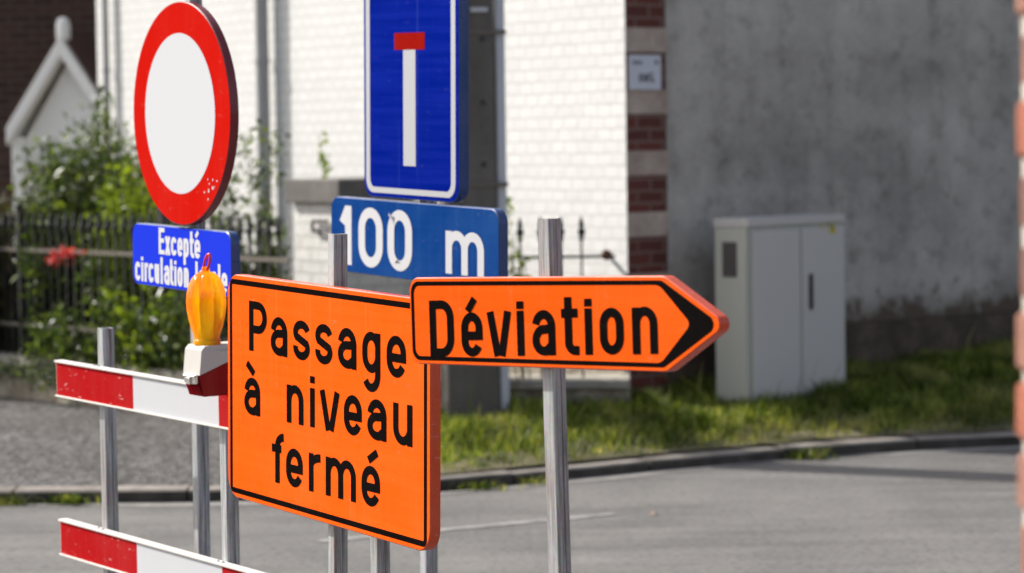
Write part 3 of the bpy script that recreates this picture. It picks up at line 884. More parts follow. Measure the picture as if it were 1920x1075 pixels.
gw2 = thing("low_stone_wall", GR0 + Vector((0, 0, .2)), "short low stone wall with pale coping between concrete pole and house corner", "wall")
mb = MB(); mb.box(0, lenR, 0.03, .25, 0.0, .345); mb.build("rubble_face", M_RUBBLE, gw2, MR)
mb = MB(); mb.box(0, lenR, -.01, .46, .347, .40, .006); mb.build("coping", M_COPING, gw2, MR)

pil = thing("gate_pillar", (-1.05, 16.6, .15), "white painted brick gate pillar with grey concrete cap", "pillar")
MPi = wall_matrix(Vector((-1.01, 16.30, 0)), Vector((0.80, 0.60, 0)).normalized())
mb = MB(); mb.box(0.045, .56, 0.045, .56, .1, 1.463); mb.build("shaft", M_WHITEBRICK2, pil, MPi)
mb = MB(); mb.box(0, .60, 0, .60, 1.465, 1.608, .008); mb.build("cap", M_CAP, pil, MPi)
mb = MB()
hp = [MPi @ Vector((.02, .16 + .0, 1.30)), MPi @ Vector((.02, .32, 1.30)), MPi @ Vector((.02, .32, 1.36)), MPi @ Vector((.02, .16, 1.36))]
mb.tube(hp, .011, 8); mb.tube([hp[1], hp[1] + Vector((.05, .02, 0))], .011, 8)
mb.build("hook", M_STEEL_DARK, pil)

def picket_mesh(h, square=.013):
    mb = MB(); s_ = square / 2
    mb.box(-s_, s_, -s_, s_, 0, h - .14)
    mb.lathe([(.012, h - .150, 0), (.017, h - .142, 0), (.012, h - .132, 0), (.020, h - .105, 0), (.027, h - .092, 0), (.013, h - .075, 0), (.016, h - .05, 0), (.010, h - .025, 0), (.001, h, 0)], 8)
    return mb
fl = thing("iron_fence", GL0 + Vector((0, 0, .42)), "long black iron picket fence on the low wall in front of the bushes", "fence")
FO = .14
first = None
nb = int((lenL - .15) / .096)
for i in range(nb):
    x = .06 + i * .096
    mat4 = ML @ Matrix.Translation((x, FO, .42))
    if first is None: first = picket_mesh(.97).build("picket", M_STEEL_DARK, fl, mat4)
    else:
        o = first.copy(); COL.objects.link(o); place(o, fl, mat4)
for zz in (1.13, .625):
    mb = MB(); mb.box(0, lenL - .1, FO - .012, FO + .012, zz - .012, zz + .012); mb.build("rail", M_RAIL, fl, ML)
for x in (2.38, 4.05, .6):
    mb = MB(); mb.box(x - .022, x + .022, FO - .022, FO + .022, .42, 1.40, .004)
    mb.lathe([(.03, 1.40, 0), (.035, 1.42, 0), (.02, 1.45, 0), (.001, 1.47, 0)], 10, cx=x, cy=FO); mb.build("fence_post", M_STEEL_DARK, fl, ML)
fr = thing("iron_fence", GR0 + Vector((0, 0, .40)), "short iron picket fence against the white house wall beside the pole", "fence")
for i in range(8):
    x = .20 + i * .122
    if x > lenR - .18: break
    o = first.copy(); COL.objects.link(o); place(o, fr, MR @ Matrix.Translation((x, FO, .40)))
for zz in (1.125, .62):
    mb = MB(); mb.box(.05, lenR - .08, FO - .009, FO + .009, zz - .009, zz + .009); mb.build("rail", M_STEEL_DARK, fr, MR)
mb = MB()
mb.tube([MR @ Vector((lenR - .12, FO, 1.13)), MR @ Vector((lenR + .02, FO - .02, .97)), MR @ Vector((lenR + .05, FO - .02, .60))], .011, 8)
mb.build("stay", M_ZINC, fr)
mb = MB(); mb.lathe([(.001, -.034, 0), (.024, -.024, 0), (.034, 0, 0), (.024, .024, 0), (.001, .034, 0)], 12)
mb.build("knob", M_RUST, fr, MR @ Matrix.Translation((lenR - .13, FO - .03, 1.135)))

# ------------------------------------------------------------------ concrete utility pole
up_ = thing("utility_pole", (-.25, 16.05, .17), "dark concrete utility pole with grey cable conduit strapped to its side", "pole")
MU = wall_matrix(Vector((-.385, 15.98, 0)), Vector((0.985, 0.17, 0)).normalized())
mb = MB()
def pol_ring(z_, s_):
    w_, d_ = .315 * s_, .26 * s_
    cx_ = .158
    return [(cx_ - w_ / 2 + .015, 0, z_), (cx_ + w_ / 2 - .015, 0, z_), (cx_ + w_ / 2, .015, z_), (cx_ + w_ / 2, d_ - .015, z_), (cx_ + w_ / 2 - .015, d_, z_), (cx_ - w_ / 2 + .015, d_, z_), (cx_ - w_ / 2, d_ - .015, z_), (cx_ - w_ / 2, .015, z_)]
v = pol_ring(0.0, 1.03) + pol_ring(8.2, .78)
mb.add(v, [(i, (i + 1) % 8, 8 + (i + 1) % 8, 8 + i) for i in range(8)] + [tuple(range(8, 16))])
shaft = mb.build("shaft", M_POLE, up_, MU)
for zz in (1.687, 2.044, 2.409, 2.77):
    mb = MB(); mb.lathe([(.001, 0, 0), (.014, 0.0, 0), (.014, .004, 0)], 12)
    mb.v = [(x + .235, -.0015 - z_, zz + y_) for x, y_, z_ in mb.v]
    mb.build("bolt_hole", M_INK, shaft, MU)
mb = MB()
mb.box(.318, .372, .02, .075, .14, 5.2, .006)
mb.build("conduit", M_PIPE, up_, MU)
for zz, rr_ in ((2.449, 0), (1.571, 0), (3.3, 0), (.62, 0)):
    mb = MB(); mb.box(-.01, .378, -.008, .085, zz - .011, zz + .011)
    mb.build("strap", M_RAIL, up_, MU)
mb = MB(); mb.box(.17, .27, -.012, -.006, 2.565, 2.59); mb.build("tag_plate", M_PIPE, up_, MU)

# ------------------------------------------------------------------ electrical cabinet
cabd = Vector((0.655, 0.755, 0)).normalized()
cab = thing("electrical_cabinet", (1.62, 16.9, .22), "light grey two door electrical cabinet standing in shaded grass by the rendered wall", "cabinet")
MC = wall_matrix(Vector((1.41, 16.56, 0)), cabd)
CW, CDp, ZB, ZT = 1.02, .245, .15, 1.335
mb = MB(); mb.box(0, CW, 0.012, CDp, ZB, ZT - .05, .004); mb.build("body", M_CABSIDE, cab, MC)
mb = MB(); mb.prism([(-.004, ZT - .048), (CW + .004, ZT - .048), (CW + .004, ZT - .006), (CW, ZT), (0, ZT), (-.004, ZT - .006)], -.006, CDp + .004); mb.build("lid", M_CABINET, cab, MC)
for x0_, x1_ in ((.045, .535), (.553, CW - .006)):
    mb = MB(); mb.prism(rrect(x0_, x1_, ZB + .03, ZT - .075, .006, 3), -.010, .010, .003); d_ = mb.build("door", M_CABINET, cab, MC)
mb = MB(); mb.prism(rrect(.622, .658, .755, 1.0 - .02, .016, 6), -.022, -.011, .004); mb.build("handle", M_RUBBERBLK, d_, MC)
mb = MB(); mb.prism(round_poly([(.835, 1.218), (.925, 1.218), (.88, 1.295)], .006, 3), -.0118, -.0104); stk = mb.build("warning_sticker", M_YELLOW, d_, MC)
mb = MB(); mb.prism(round_poly([(.765, 1.252), (.800, 1.252), (.782, 1.283)], .003, 3), -.0118, -.0104); mb.build("warning_sticker", M_YELLOW, d_, MC)
mb = MB(); mb.ribbon([(.884, 1.276), (.872, 1.252), (.886, 1.252), (.876, 1.230)], .007, -.0125); mb.build("lightning_bolt", M_INK, d_, MC)
MCS = wall_matrix(MC @ Vector((0, CDp, 0)), (-(Vector((0, 0, 1)).cross(cabd))))
mb = MB(); mb.box(.060, .165, -.006, .0105, .985, 1.195, .002)
for k in range(7): mb.box(.066, .159, -.010, -.0065, 1.0 + k * .027, 1.014 + k * .027)
mb.build("vent", M_CABDARK, cab, MCS)
mb = MB(); mb.lathe([(.001, .0, 0), (.010, 0, 0), (.010, .008, 0)], 12)
mb.v = [(x + .075, -z_ - .0005, y_ + .70) for x, y_, z_ in mb.v]
mb.build("lock", M_CABDARK, cab, MCS)

# ------------------------------------------------------------------ signs
# orange rectangular notice
c = (-.52, 7.5, 1.129); MS = sign_frame(c, 30.9, -.41, -1.22)
def ground_pt(M4, ul, yf):
    z_ = at_ground(M4, ul, yf); return M4 @ Vector((ul, yf, z_)), z_
ul, yf = -.029, .032
g, zg = ground_pt(MS, ul + .02, yf + .02)
sg = thing("roadworks_sign", g, "orange rectangular roadworks sign reading Passage à niveau fermé on its own post", "sign")
post_mesh(ul, .04, .042, yf, zg - .15, .462, "post", sg, MS)
W2, H2 = .6005, .323
mb = MB(); mb.m = 1; mb.prism(rrect(-W2, W2, -H2, H2, .062, 12), 0, .030, .0028, cap0=False)
mb.m = 0; mb.flat(inset(rrect(-W2, W2, -H2, H2, .062, 12), .0028), 0.0)
pn = mb.build("panel", [M_ORANGE, M_ORANGE_EDGE], sg, MS)
mb = MB(); mb.ring(rrect(-W2 + .0165, W2 - .0165, -H2 + .0135, H2 - .0135, .020, 6), rrect(-W2 + .0325, W2 - .0325, -H2 + .0285, H2 - .0285, .004, 6), -.0006)
mb.build("border", M_BLACK, pn, MS)
SW = .0225
word("word", [('P', -.4550, -.3400), ('a', -.3142, -.2107), ('s', -.1735, -.0725), ('s', -.0385, .0620), ('a', .0955, .2005), ('g', .2345, .3345), ('e', .3700, .4735)], .1112, .1085, .1425, SW, M_BLACK, pn, MS)
word("word", [('a', -.4880, -.3842), ('n', -.2145, -.1120), ('i', -.0705, -.0440), ('v', -.0125, .1035), ('e', .1290, .2310), ('a', .2630, .3680), ('u', .4050, .5080)], -.0735, .1075, .1505, SW, M_BLACK, pn, MS, [((-.4690, .0740), (-.4235, .0460), .020)], rise=.013)
word("word", [('f', -.3095, -.2330), ('e', -.2195, -.1170), ('r', -.0795, -.0065), ('m', .0225, .1970), ('e', .2300, .3325)], -.2480, .1075, .1425, SW, M_BLACK, pn, MS, [((.2690, -.1265), (.3170, -.1025), .020)], rise=.010)
clamp(MS, pn, ul, .04, yf, .042, .2); clamp(MS, pn, ul, .04, yf, .042, -.2)

# orange arrow sign
c = (.0409, 6.324, 1.4241); MS = sign_frame(c, 39.0, -.43, 2.01) @ Matrix.Scale(.93, 4)
ul, yf = -.001, .032
g, zg = ground_pt(MS, ul + .02, yf + .02)
sg = thing("detour_sign", g, "orange arrow shaped detour sign reading Déviation and pointing right", "sign")
post_mesh(ul, .045, .041, yf, zg - .15, .253, "post", sg, MS)
def arrow(l, sh, tip, h, r_tl, r_sh, r_tip, seg=9):
    return round_poly([(l, -h), (sh, -h), (tip, 0.001), (sh, h), (l, h)], [r_tl, r_sh, r_tip, r_sh, r_tl], seg)
outl = arrow(-.4925, .4927, .7020, .1117, .036, .045, .022)
mb = MB(); mb.m = 1; mb.prism(outl, 0, .030, .0028, cap0=False); mb.m = 0; mb.flat(inset(outl, .0028), 0.0)
pn = mb.build("panel", [M_ORANGE, M_ORANGE_EDGE], sg, MS)
mb = MB(); mb.ring(arrow(-.4845, .4845, .6800, .1015, .030, .036, .020), arrow(-.4725, .4755, .5810, .0910, .022, .045, .014), -.0006)
mb.build("border", M_BLACK, pn, MS)
DW_ = .0220
mbw = word("word", [('D', -.4085, -.3075), ('e', -.2765, -.1905), ('v', -.1715, -.0745), ('i', -.0512, -.0262), ('a', .0064, .0950), ('t', .1188, .1835), ('i', .2075, .2312), ('o', .2603, .3467), ('n', .3775, .4665)], -.0930, .1115, .1450, DW_, M_BLACK, pn, MS, [((-.2490, .0215), (-.2190, .0530), .019)], rise=.0265)
clamp(MS, pn, ul, .045, yf, .041, .06); clamp(MS, pn, ul, .045, yf, .041, -.06)

# dead-end sign with its distance plate on one post
c = (-.3488, 9.576, 1.4909); MS = sign_frame(c, 30.5, -.09, -1.41) @ Matrix.Scale(1.14, 4)
ul, yf = -.003, .032
g, zg = ground_pt(MS, ul + .02, yf + .02)
sg = thing("dead_end_sign", g, "tall blue dead end sign with red topped white symbol, above a 100 m plate", "sign")
post_mesh(ul, .04, .042, yf, zg - .15, 1.06, "post", sg, MS)
ol = rrect(-.302, .302, .1265, 1.03, .052, 12)
mb = MB(); mb.m = 1; mb.prism(ol, 0, .032, .003, cap0=False); mb.m = 0; mb.flat(inset(ol, .003), 0.0)
pn = mb.build("panel", [M_BLUE, M_BLUE_EDGE], sg, MS)
mb = MB(); mb.ring(rrect(-.286, .280, .1405, 1.016, .045, 10), rrect(-.260, .2535, .1580, .998, .028, 10), -.0006); mb.build("border", M_WHITE2, pn, MS)
mb = MB(); mb.flat([(-.042, .228), (.0355, .228), (.0355, .5785), (-.042, .5785)], -.0006); mb.build("street_symbol", M_WHITE2, pn, MS)
mb = MB(); mb.flat([(-.099, .579), (.094, .579), (.094, .630), (-.099, .630)], -.0008); mb.build("closed_end_symbol", M_SIGNRED, pn, MS)
ol = rrect(-.5325, .5325, -.1185, .1185, .046, 12)
mb = MB(); mb.m = 1; mb.prism(ol, 0, .030, .003, cap0=False); mb.m = 0; mb.flat(inset(ol, .003), 0.0)
pl = mb.build("distance_plate", [M_BLUE_OLD_REFL, M_BLUE_EDGE], sg, MS)
WW = .0335
word("number", [('1', -.4640, -.3880), ('0', -.3395, -.1775), ('0', -.1460, .0120)], -.0945, .14, .1865, .0315, M_WHITE, pl, MS, kx=1.38)
word("unit", [('m', .2200, .4475)], -.0835, .1285, .1865, .0275, M_WHITE, pl, MS, kx=1.38)
M_CURL = plain("foil_underside", (0.42, 0.40, 0.43), 0.5)
mb = MB(); mb.add([(-.136, -.0035, .074), (-.112, -.012, .083), (-.108, -.0020, .045), (-.118, -.006, .066)], [(0, 3, 1), (3, 2, 1)]); mb.build("peeling_foil", M_CURL, pl, MS)
mb = MB(); mb.add([(-.100, -.002, -.072), (-.072, -.010, -.058), (-.088, -.002, -.060)], [(0, 2, 1)]); mb.build("peeling_foil", M_CURL, pl, MS)
clamp(MS, pn, ul, .04, yf, .042, .85); clamp(MS, pn, ul, .04, yf, .042, .3); clamp(MS, pl, ul, .04, yf, .042, 0)

# round no-entry sign with its exception plate
c = (-1.0929, 9.222, 1.939); MS = sign_frame(c, 32.3, 0, -.6) @ Matrix.Scale(1.06, 4)
ul, yf = -.019, .031
g, zg = ground_pt(MS, ul + .02, yf + .02)
sg = thing("no_vehicles_sign", g, "round white sign with red ring above a blue plate reading Excepté circulation locale", "sign")
post_mesh(ul, .04, .042, yf, zg - .15, .55, "post", sg, MS)
mb = MB(); mb.m = 1; mb.prism(circle(.35), 0, .028, .003, cap0=False); mb.m = 0; mb.flat(inset(circle(.35), .003), 0.0)
pn = mb.build("disc", [M_RED, M_RED_EDGE], sg, MS)
mb = MB(); mb.flat(circle(.2515, 96, -.006, 0), -.0006); mb.build("white_field", M_WHITE, pn, MS)
rr2 = random.Random(5)
mb = MB()
for k in range(9):
    a_ = R(-48 + rr2.uniform(-9, 9)); q_ = .305 + rr2.uniform(-.028, .03); s_ = rr2.uniform(.003, .008)
    cx_, cz_ = q_ * math.cos(a_), q_ * math.sin(a_)
    mb.flat([(cx_ + s_ * rr2.uniform(.5, 1.2) * math.cos(R(j_)), cz_ + s_ * rr2.uniform(.4, 1.1) * math.sin(R(j_))) for j_ in range(0, 360, 60)], -.0009 - k * .00005)
mb.build("chipped_film", M_WHITE, pn, MS)['kind'] = 'stuff'
MS2 = sign_frame((-1.1098, 9.275, 1.4546), 30.0, -.24, -.99) @ Matrix.Scale(1.06, 4)
ol = rrect(-.391, .391, -.100, .100, .04, 10)
mb = MB(); mb.m = 1; mb.prism(ol, 0, .030, .003, cap0=False); mb.m = 0; mb.flat(inset(ol, .003), 0.0)
pl = mb.build("exception_plate", [M_BLUE_BR, M_BLUE_EDGE], sg, MS2)
word("word", [('E', -.1690, -.1210), ('x', -.1190, -.0735), ('c', -.0695, -.0235), ('e', -.0170, .0240), ('p', .0300, .0720), ('t', .0790, .1135), ('e', .1160, .1615)], .0075, .0590, .0850, .0142, M_WHITE, pl, MS2, [((.1270, .0740), (.1470, .0905), .013)])
word("word", [('c', -.3690, -.3240), ('i', -.3190, -.2970), ('r', -.2890, -.2580), ('c', -.2560, -.2120), ('u', -.2045, -.1675), ('l', -.1565, -.1380), ('a', -.1280, -.0825), ('t', -.0800, -.0510), ('i', -.0455, -.0265), ('o', -.0190, .0220), ('n', .0310, .0690)], -.0880, .0620, .0860, .0142, M_WHITE, pl, MS2)
word("word", [('l', .1215, .1400), ('o', .1480, .1900), ('c', .1960, .2380), ('a', .2440, .2890), ('l', .2940, .3125), ('e', .3205, .3640)], -.0880, .0620, .0860, .0142, M_WHITE, pl, MS2)
clamp(MS, pn, ul, .04, yf, .042, .2); clamp(MS, pn, ul, .04, yf, .042, -.2)

# ------------------------------------------------------------------ red and white barrier
c = (-1.2285, 9.03, .8147); MS = sign_frame(c, 34.7, .59, -.89) @ Matrix.Scale(1.05, 4)
g, zg = ground_pt(MS, -.31, .05)
bar = thing("road_barrier", g, "red and white striped barrier of two boards on steel posts behind the orange signs", "barrier")
for ul in (-.329, .469, 1.312):
    _, zg = ground_pt(MS, ul, .03)
    post_mesh(ul, .04, .042, .029, zg - .15, .384, "post", bar, MS)
def board_mat():
    m, t, b = nodes("scuffed_board_foil")
    return m
def board(z1):
    z0 = z1 - .1195
    x0, SL = -.585, .5515
    mb = MB()
    # channel: face, folded lips at top and bottom
    mb.m = 2
    L = x0 + 4 * SL
    mb.box(x0, L, 0.0035, .028, z0, z1)
    mb.box(x0, L, -.004, 0.0035, z1 - .0065, z1, .001)
    mb.box(x0, L, -.004, 0.0035, z0, z0 + .0055, .001)
    for k in range(4):
        mb.m = k % 2
        a_, b_ = x0 + k * SL + (.003 if k == 0 else 0), x0 + (k + 1) * SL
        mb.add([(a_, .0028, z0 + .0055), (b_, .0028, z0 + .0055), (b_, .0028, z1 - .0065), (a_, .0028, z1 - .0065)], [(0, 1, 2, 3)])
    return mb.build("board", [M_BRED, M_BWHITE, M_BEDGE], bar, MS)
M_BRED = sheeting("scuffed_red_foil", (0.36, 0.010, 0.012), 0.5, 0.12, (0.42, 0.12, 0.11), scratch=0.32)
M_BWHITE = sheeting("scuffed_white_foil", (0.49, 0.495, 0.52), 0.4, 0.22, (0.55, 0.54, 0.52))
M_BEDGE = sheeting("chipped_white_paint", (0.62, 0.60, 0.56), 0.5, 0.15, (0.45, 0.42, 0.36))
b1 = board(.2630); b2 = board(-.2625)
for bd, zt in ((b1, .2630), (b2, -.2625)):
    for ul in (-.329, .469, 1.312):
        for q in (.005, .035):
            mb = MB(); mb.lathe([(.001, .0045, 0), (.006, .004, 0), (.008, 0, 0)], 8, cx=ul + q, cy=.012)
            mb.v = [(x, y_, z_ + zt) for x, y_, z_ in mb.v]
            mb.build("bolt_head", M_BEDGE, bd, MS)

# ------------------------------------------------------------------ amber warning lamp clipped to the upper board
LU = .600                                     # place along the board
lamp = thing("warning_lamp", MS @ Vector((LU, -.06, .12)), "amber barricade lamp with red carrying loop and white and red battery case", "lamp")
MLm = MS @ Matrix.Translation((LU, -.075, .050))
prof = [(.038, .0, 0), (.040, .004, 0), (.040, .013, 0), (.036, .016, 0), (.0385, .026, .2), (.046, .048, .6), (.0535, .075, .9), (.0580, .100, 1), (.0595, .125, 1), (.0575, .150, 1), (.0520, .172, 1), (.0430, .192, 1), (.0310, .205, .9), (.0185, .211, .5), (.0125, .214, 0), (.0115, .226, 0), (.0001, .228, 0)]
# smooth the profile
def densify(p, k=4):
    out = []
    for i in range(len(p) - 1):
        for j in range(k):
            s_ = j / k; out.append(tuple(p[i][q] + (p[i + 1][q] - p[i][q]) * s_ for q in range(3)))
    out.append(p[-1]); return out
ZL = .352
mb = MB(); mb.lathe(densify(prof, 2), 112, 7, .17)
lens = mb.build("lens", M_AMBER, lamp, MLm @ Matrix.Translation((0, 0, ZL)) @ Matrix.Rotation(R(25), 4, 'Z'))
mb = MB(); mb.lathe([(.030, .004, 0), (.030, .10, 0), (.022, .15, 0), (.001, .155, 0)], 24)
mb.build("reflector", plain("amber_inner_reflector", (0.95, 0.62, 0.18), 0.3, 0.4), lens, MLm @ Matrix.Translation((0, 0, ZL)))
mb = MB()
lp = [(-.012 + .016 * math.cos(R(a_)) * 1.0 + .016, 0, ZL + .238 + .025 * math.sin(R(a_)) + .010 * math.cos(R(a_))) for a_ in range(-120, 301, 20)]
lp = [(x * 1.0 + (z_ - ZL - .22) * .28, y_, z_) for x, y_, z_ in lp]
mb.tube(lp, .0042, 8); mb.build("carrying_loop", M_LOOP, lamp, MLm)
# case: white hood over a red battery box; the joint slopes up towards the board
yb0, yb1 = -.050, .066
hw = .050
zt, zb, zf = .352, .205, .268
def side_prism(mb, poly, x0, x1, bev=0):
    n_ = len(poly)
    v_ = [(x0, y_, z_) for y_, z_ in poly] + [(x1, y_, z_) for y_, z_ in poly]
    mb.add(v_, [(i, (i + 1) % n_, n_ + (i + 1) % n_, n_ + i) for i in range(n_)] + [tuple(reversed(range(n_))), tuple(range(n_, 2 * n_))])
mb = MB()
side_prism(mb, [(yb0 - .004, zf), (yb0 + .004, zt - .012), (yb0 + .016, zt), (yb1 + .05, zt), (yb1 + .072, zt - .02), (yb1 + .072, zf + .070)], -hw, hw)
hood = mb.build("hood", M_LAMPWHITE, lamp, MLm)
mb = MB()
side_prism(mb, [(yb0, zf - .002), (yb1 + .068, zf + .068), (yb1 + .068, zb + .045), (yb1, zb + .002), (yb1 - .03, zb), (yb0 + .012, zb)][::1], -hw + .004, hw - .003)
box_ = mb.build("battery_case", M_LAMPRED, lamp, MLm)
mb = MB(); side_prism(mb, [(yb0 - .002, zf - .030), (yb0 - .0002, zf - .030), (yb0 + .0105, zb + .004), (yb0 + .0085, zb + .004)], -hw + .010, hw - .010)
mb.build("case_front", M_LAMPDARK, box_, MLm)
mb = MB(); mb.box(-hw + .016, hw - .012, yb0 - .011, yb0 - .0025, zf - .026, zf + .002, .002); mb.tube([(-hw + .02, yb0 - .012, zf - .004), (hw - .016, yb0 - .012, zf - .004)], .004, 8)
mb.box(-.012, .010, yb0 - .016, yb0 - .011, zf - .028, zf - .008, .001)
mb.build("clasp", M_CHROME, hood, MLm)

# ------------------------------------------------------------------ brick garden wall whose end shows at the right edge
bw = thing("brick_garden_wall", (.62, 3.6, 0), "old red brick wall end with pale lime mortar at the right edge", "wall")
CB = .0905
mb = MB()
mb.m = 0
X0, Y1, TH = .653, 3.58, .24
rr = random.Random(3)
L_W = 7.0
ncourse = 30
for i in range(ncourse):
    z0 = i * CB
    x = X0 - (0 if i % 2 else 0)
    firstb = True
    while x < X0 + (1.6 if i < ncourse else 0):
        Lb = (.105 if (i % 2 and firstb) else .215)
        jx = rr.uniform(-.007, .007) if firstb else 0
        mb.m = 1 + rr.randrange(3)
        mb.box(x + jx, x + Lb - .012, Y1 - TH + rr.uniform(-.003, .003), Y1 + rr.uniform(-.003, .003), z0 + rr.uniform(0, .003), z0 + CB - .014 - rr.uniform(0, .005), .006)
        x += Lb; firstb = False
bm_ = [mottled("red_brick_%s" % q, [(0.3, tuple(x * .6 for x in col)), (0.55, col), (0.75, tuple(min(1, x * 1.35) for x in col))], 18, bs=0.7, bd=0.006, fine=70) for q, col in (("warm", (0.25, 0.085, 0.050)), ("rose", (0.23, 0.11, 0.08)), ("brown", (0.15, 0.07, 0.05)))]
mb.build("brickwork", [M_PIERMORTAR] + bm_, bw)
mb = MB(); mb.box(X0 + .006, X0 + 1.6, Y1 - TH + .008, Y1 - .008, 0, ncourse * CB - .01)
mb.build("mortar_bed", M_PIERMORTAR, bw)
mb = MB(); mb.box(X0 + 1.601, X0 + L_W, Y1 - TH, Y1, 0, ncourse * CB)
mb.build("wall_run", brick_mat("red_garden_brick", (0.40, 0.17, 0.11), (0.30, 0.12, 0.085), (0.55, 0.49, 0.42), h=.0905, var=.4), bw)

# ------------------------------------------------------------------ plants
def leaves(pts, size, jitter=0.35, elong=1.8, droop=0.0, bias=None):
    """one folded leaf per point: verts, faces"""
    n_ = len(pts)
    P = np.asarray(pts)
    d = rng.normal(size=(n_, 3))
    if bias is not None: d = d * 0.6 + np.asarray(bias)
    d /= np.linalg.norm(d, axis=1)[:, None]
    a = rng.normal(size=(n_, 3)); a -= (a * d).sum(1)[:, None] * d; a /= np.linalg.norm(a, axis=1)[:, None]
    nn_ = np.cross(d, a)
    s_ = size * (1 + jitter * rng.normal(size=n_)).clip(.35, 2)
    L_, W_ = (s_ * elong / 1.8)[:, None], (s_ * .5)[:, None]
    v0 = P - d * L_ * .5; v1 = P + a * W_ * .5 + nn_ * W_ * .18; v2 = P + d * L_ * .5; v3 = P - a * W_ * .5 + nn_ * W_ * .18
    V = np.stack([v0, v1, v2, v3], 1).reshape(-1, 3)
    idx = np.arange(n_)[:, None] * 4
    F = np.concatenate([idx + np.array([0, 1, 2]), idx + np.array([0, 2, 3])], 0)
    return V, F
def raw_mesh(name, V, F, mat, parent=None, M4=None, smooth=False):
    me = bpy.data.meshes.new(name)
    me.vertices.add(len(V)); me.vertices.foreach_set('co', np.asarray(V, np.float32).ravel())
    F = np.asarray(F, np.int32); k = F.shape[1]
    me.loops.add(F.size); me.loops.foreach_set('vertex_index', F.ravel())
    me.polygons.add(len(F)); me.polygons.foreach_set('loop_start', np.arange(0, F.size, k, dtype=np.int32)); me.polygons.foreach_set('loop_total', np.full(len(F), k, np.int32))
    me.materials.append(mat); me.update(calc_edges=True); me.validate()
    o = bpy.data.objects.new(name, me); COL.objects.link(o); place(o, parent, M4)
    return o
def spray(root, tip, n_, spread, t0=.25):
    """points clustered along a bent stem"""
    root, tip = np.asarray(root), np.asarray(tip)
    t = rng.uniform(t0, 1, n_) ** .9
    mid = (root + tip) / 2 + rng.normal(size=3) * .04
    P = ((1 - t) ** 2)[:, None] * root + (2 * t * (1 - t))[:, None] * mid + (t ** 2)[:, None] * tip
    return P + rng.normal(size=(n_, 3)) * spread * (1.15 - t * .7)[:, None], [tuple(root), tuple((root + tip) / 4 + mid / 2), tuple(tip)]
def shrub(name, base, label, cat, mat, stems, leaf, per, spread, group=None, extra=None, bias=None, t0=.25, stem_r=.009):
    o = thing(name, base, label, cat, group)
    pts, mb_ = [], MB()
    for tip, k in stems:
        r_ = np.array(base) + np.array([rng.uniform(-.15, .15), rng.uniform(-.12, .12), 0])
        p_, st = spray(r_, tip, int(per * k), spread, t0)
        pts.append(p_); mb_.tube(st, [stem_r, stem_r * .8, stem_r * .3], 5, cap=False)
    V, F = leaves(np.concatenate(pts), leaf, bias=bias)
    raw_mesh("foliage", V, F, mat, o)
    mb_.build("stem", M_BARK, o)
    if extra: extra(o)
    return o
def scatter(center, ext, n_, zmin=None, zmax=None):
    c_ = np.asarray(center); e = np.asarray(ext)
    s_ = [((c_ + rng.uniform(-1, 1, 3) * e), rng.uniform(.6, 1.3)) for _ in range(n_)]
    return s_
GZ = .20
# big flowering shrub behind the fence
def blossoms(o):
    P = np.array([-2.91, 17.98, 1.125]) + rng.normal(size=(130, 3)) * np.array([.042, .03, .024])
    P2 = np.array([-2.99, 18.0, 1.085]) + rng.normal(size=(14, 3)) * np.array([.022, .02, .014])
    V, F = leaves(np.concatenate([P, P2]), .035, elong=1.2)
    raw_mesh("blossom", V, F, M_PETAL, o)
st = scatter((-2.75, 19.0, 1.45), (.55, .45, .42), 46) + scatter((-2.72, 19.1, 1.80), (.32, .35, .22), 14)
shrub("flowering_shrub", (-2.75, 19.0, GZ), "tall loose green shrub with a pinkish red flower cluster at the iron fence rail", "shrub", M_LEAF_MID, st, .046, 380, .13, extra=blossoms)
st = scatter((-2.50, 18.6, 1.38), (.45, .35, .34), 26)
shrub("lime_leaved_shrub", (-2.3, 18.6, GZ), "bushy shrub with bright yellow green leaves below the round sign", "shrub", M_LEAF_LIME, st, .05, 260, .12)
st = scatter((-1.95, 18.0, .75), (.45, .40, .32), 34)
shrub("dark_leaved_shrub", (-1.95, 18.0, GZ), "low dense shrub with dark glossy leaves behind the barrier post", "shrub", M_LEAF_GLOSS, st, .06, 300, .13)
st = scatter((-2.22, 17.48, .80), (.30, .10, .20), 16)
shrub("lime_leaved_shrub", (-2.22, 17.52, GZ), "small yellow green sprig in front of the dark glossy shrub", "shrub", M_LEAF_LIME, st, .05, 70, .08)
st = scatter((-1.75, 17.9, 1.10), (.28, .35, .25), 20) + [((-1.86, 18.0, 1.62), 1.3), ((-1.95, 18.1, 1.5), 1.3), ((-1.72, 17.9, 1.85), 1), ((-1.60, 17.8, 1.95), .9), ((-1.45, 17.6, 1.92), .8), ((-1.82, 18.0, 1.75), 1)]
shrub("tall_sprouting_shrub", (-1.68, 17.85, GZ), "slender upright shrub with feathery shoots beside the grey downpipe", "shrub", M_LEAF_MID, st, .045, 230, .075, stem_r=.006)
st = [((-1.20, 17.55, 1.88), 1.0), ((-1.16, 17.5, 1.72), .7)]
shrub("young_sapling", (-1.18, 17.5, GZ), "single pale green shoot rising above the pillar cap", "plant", M_LEAF_LIME, st, .045, 60, .035, t0=.7, stem_r=.005)
st = scatter((-2.15, 19.3, 2.0), (.10, .2, .12), 5) + scatter((-2.85, 19.4, 2.1), (.10, .2, .15), 6) + scatter((-3.12, 19.2, 1.9), (.12, .2, .12), 5)
shrub("cane_plant", (-2.75, 19.4, GZ), "tall thin leafy canes reaching up in front of the white porch gable", "plant", M_LEAF_MID, st, .042, 150, .055, t0=.45, stem_r=.006)
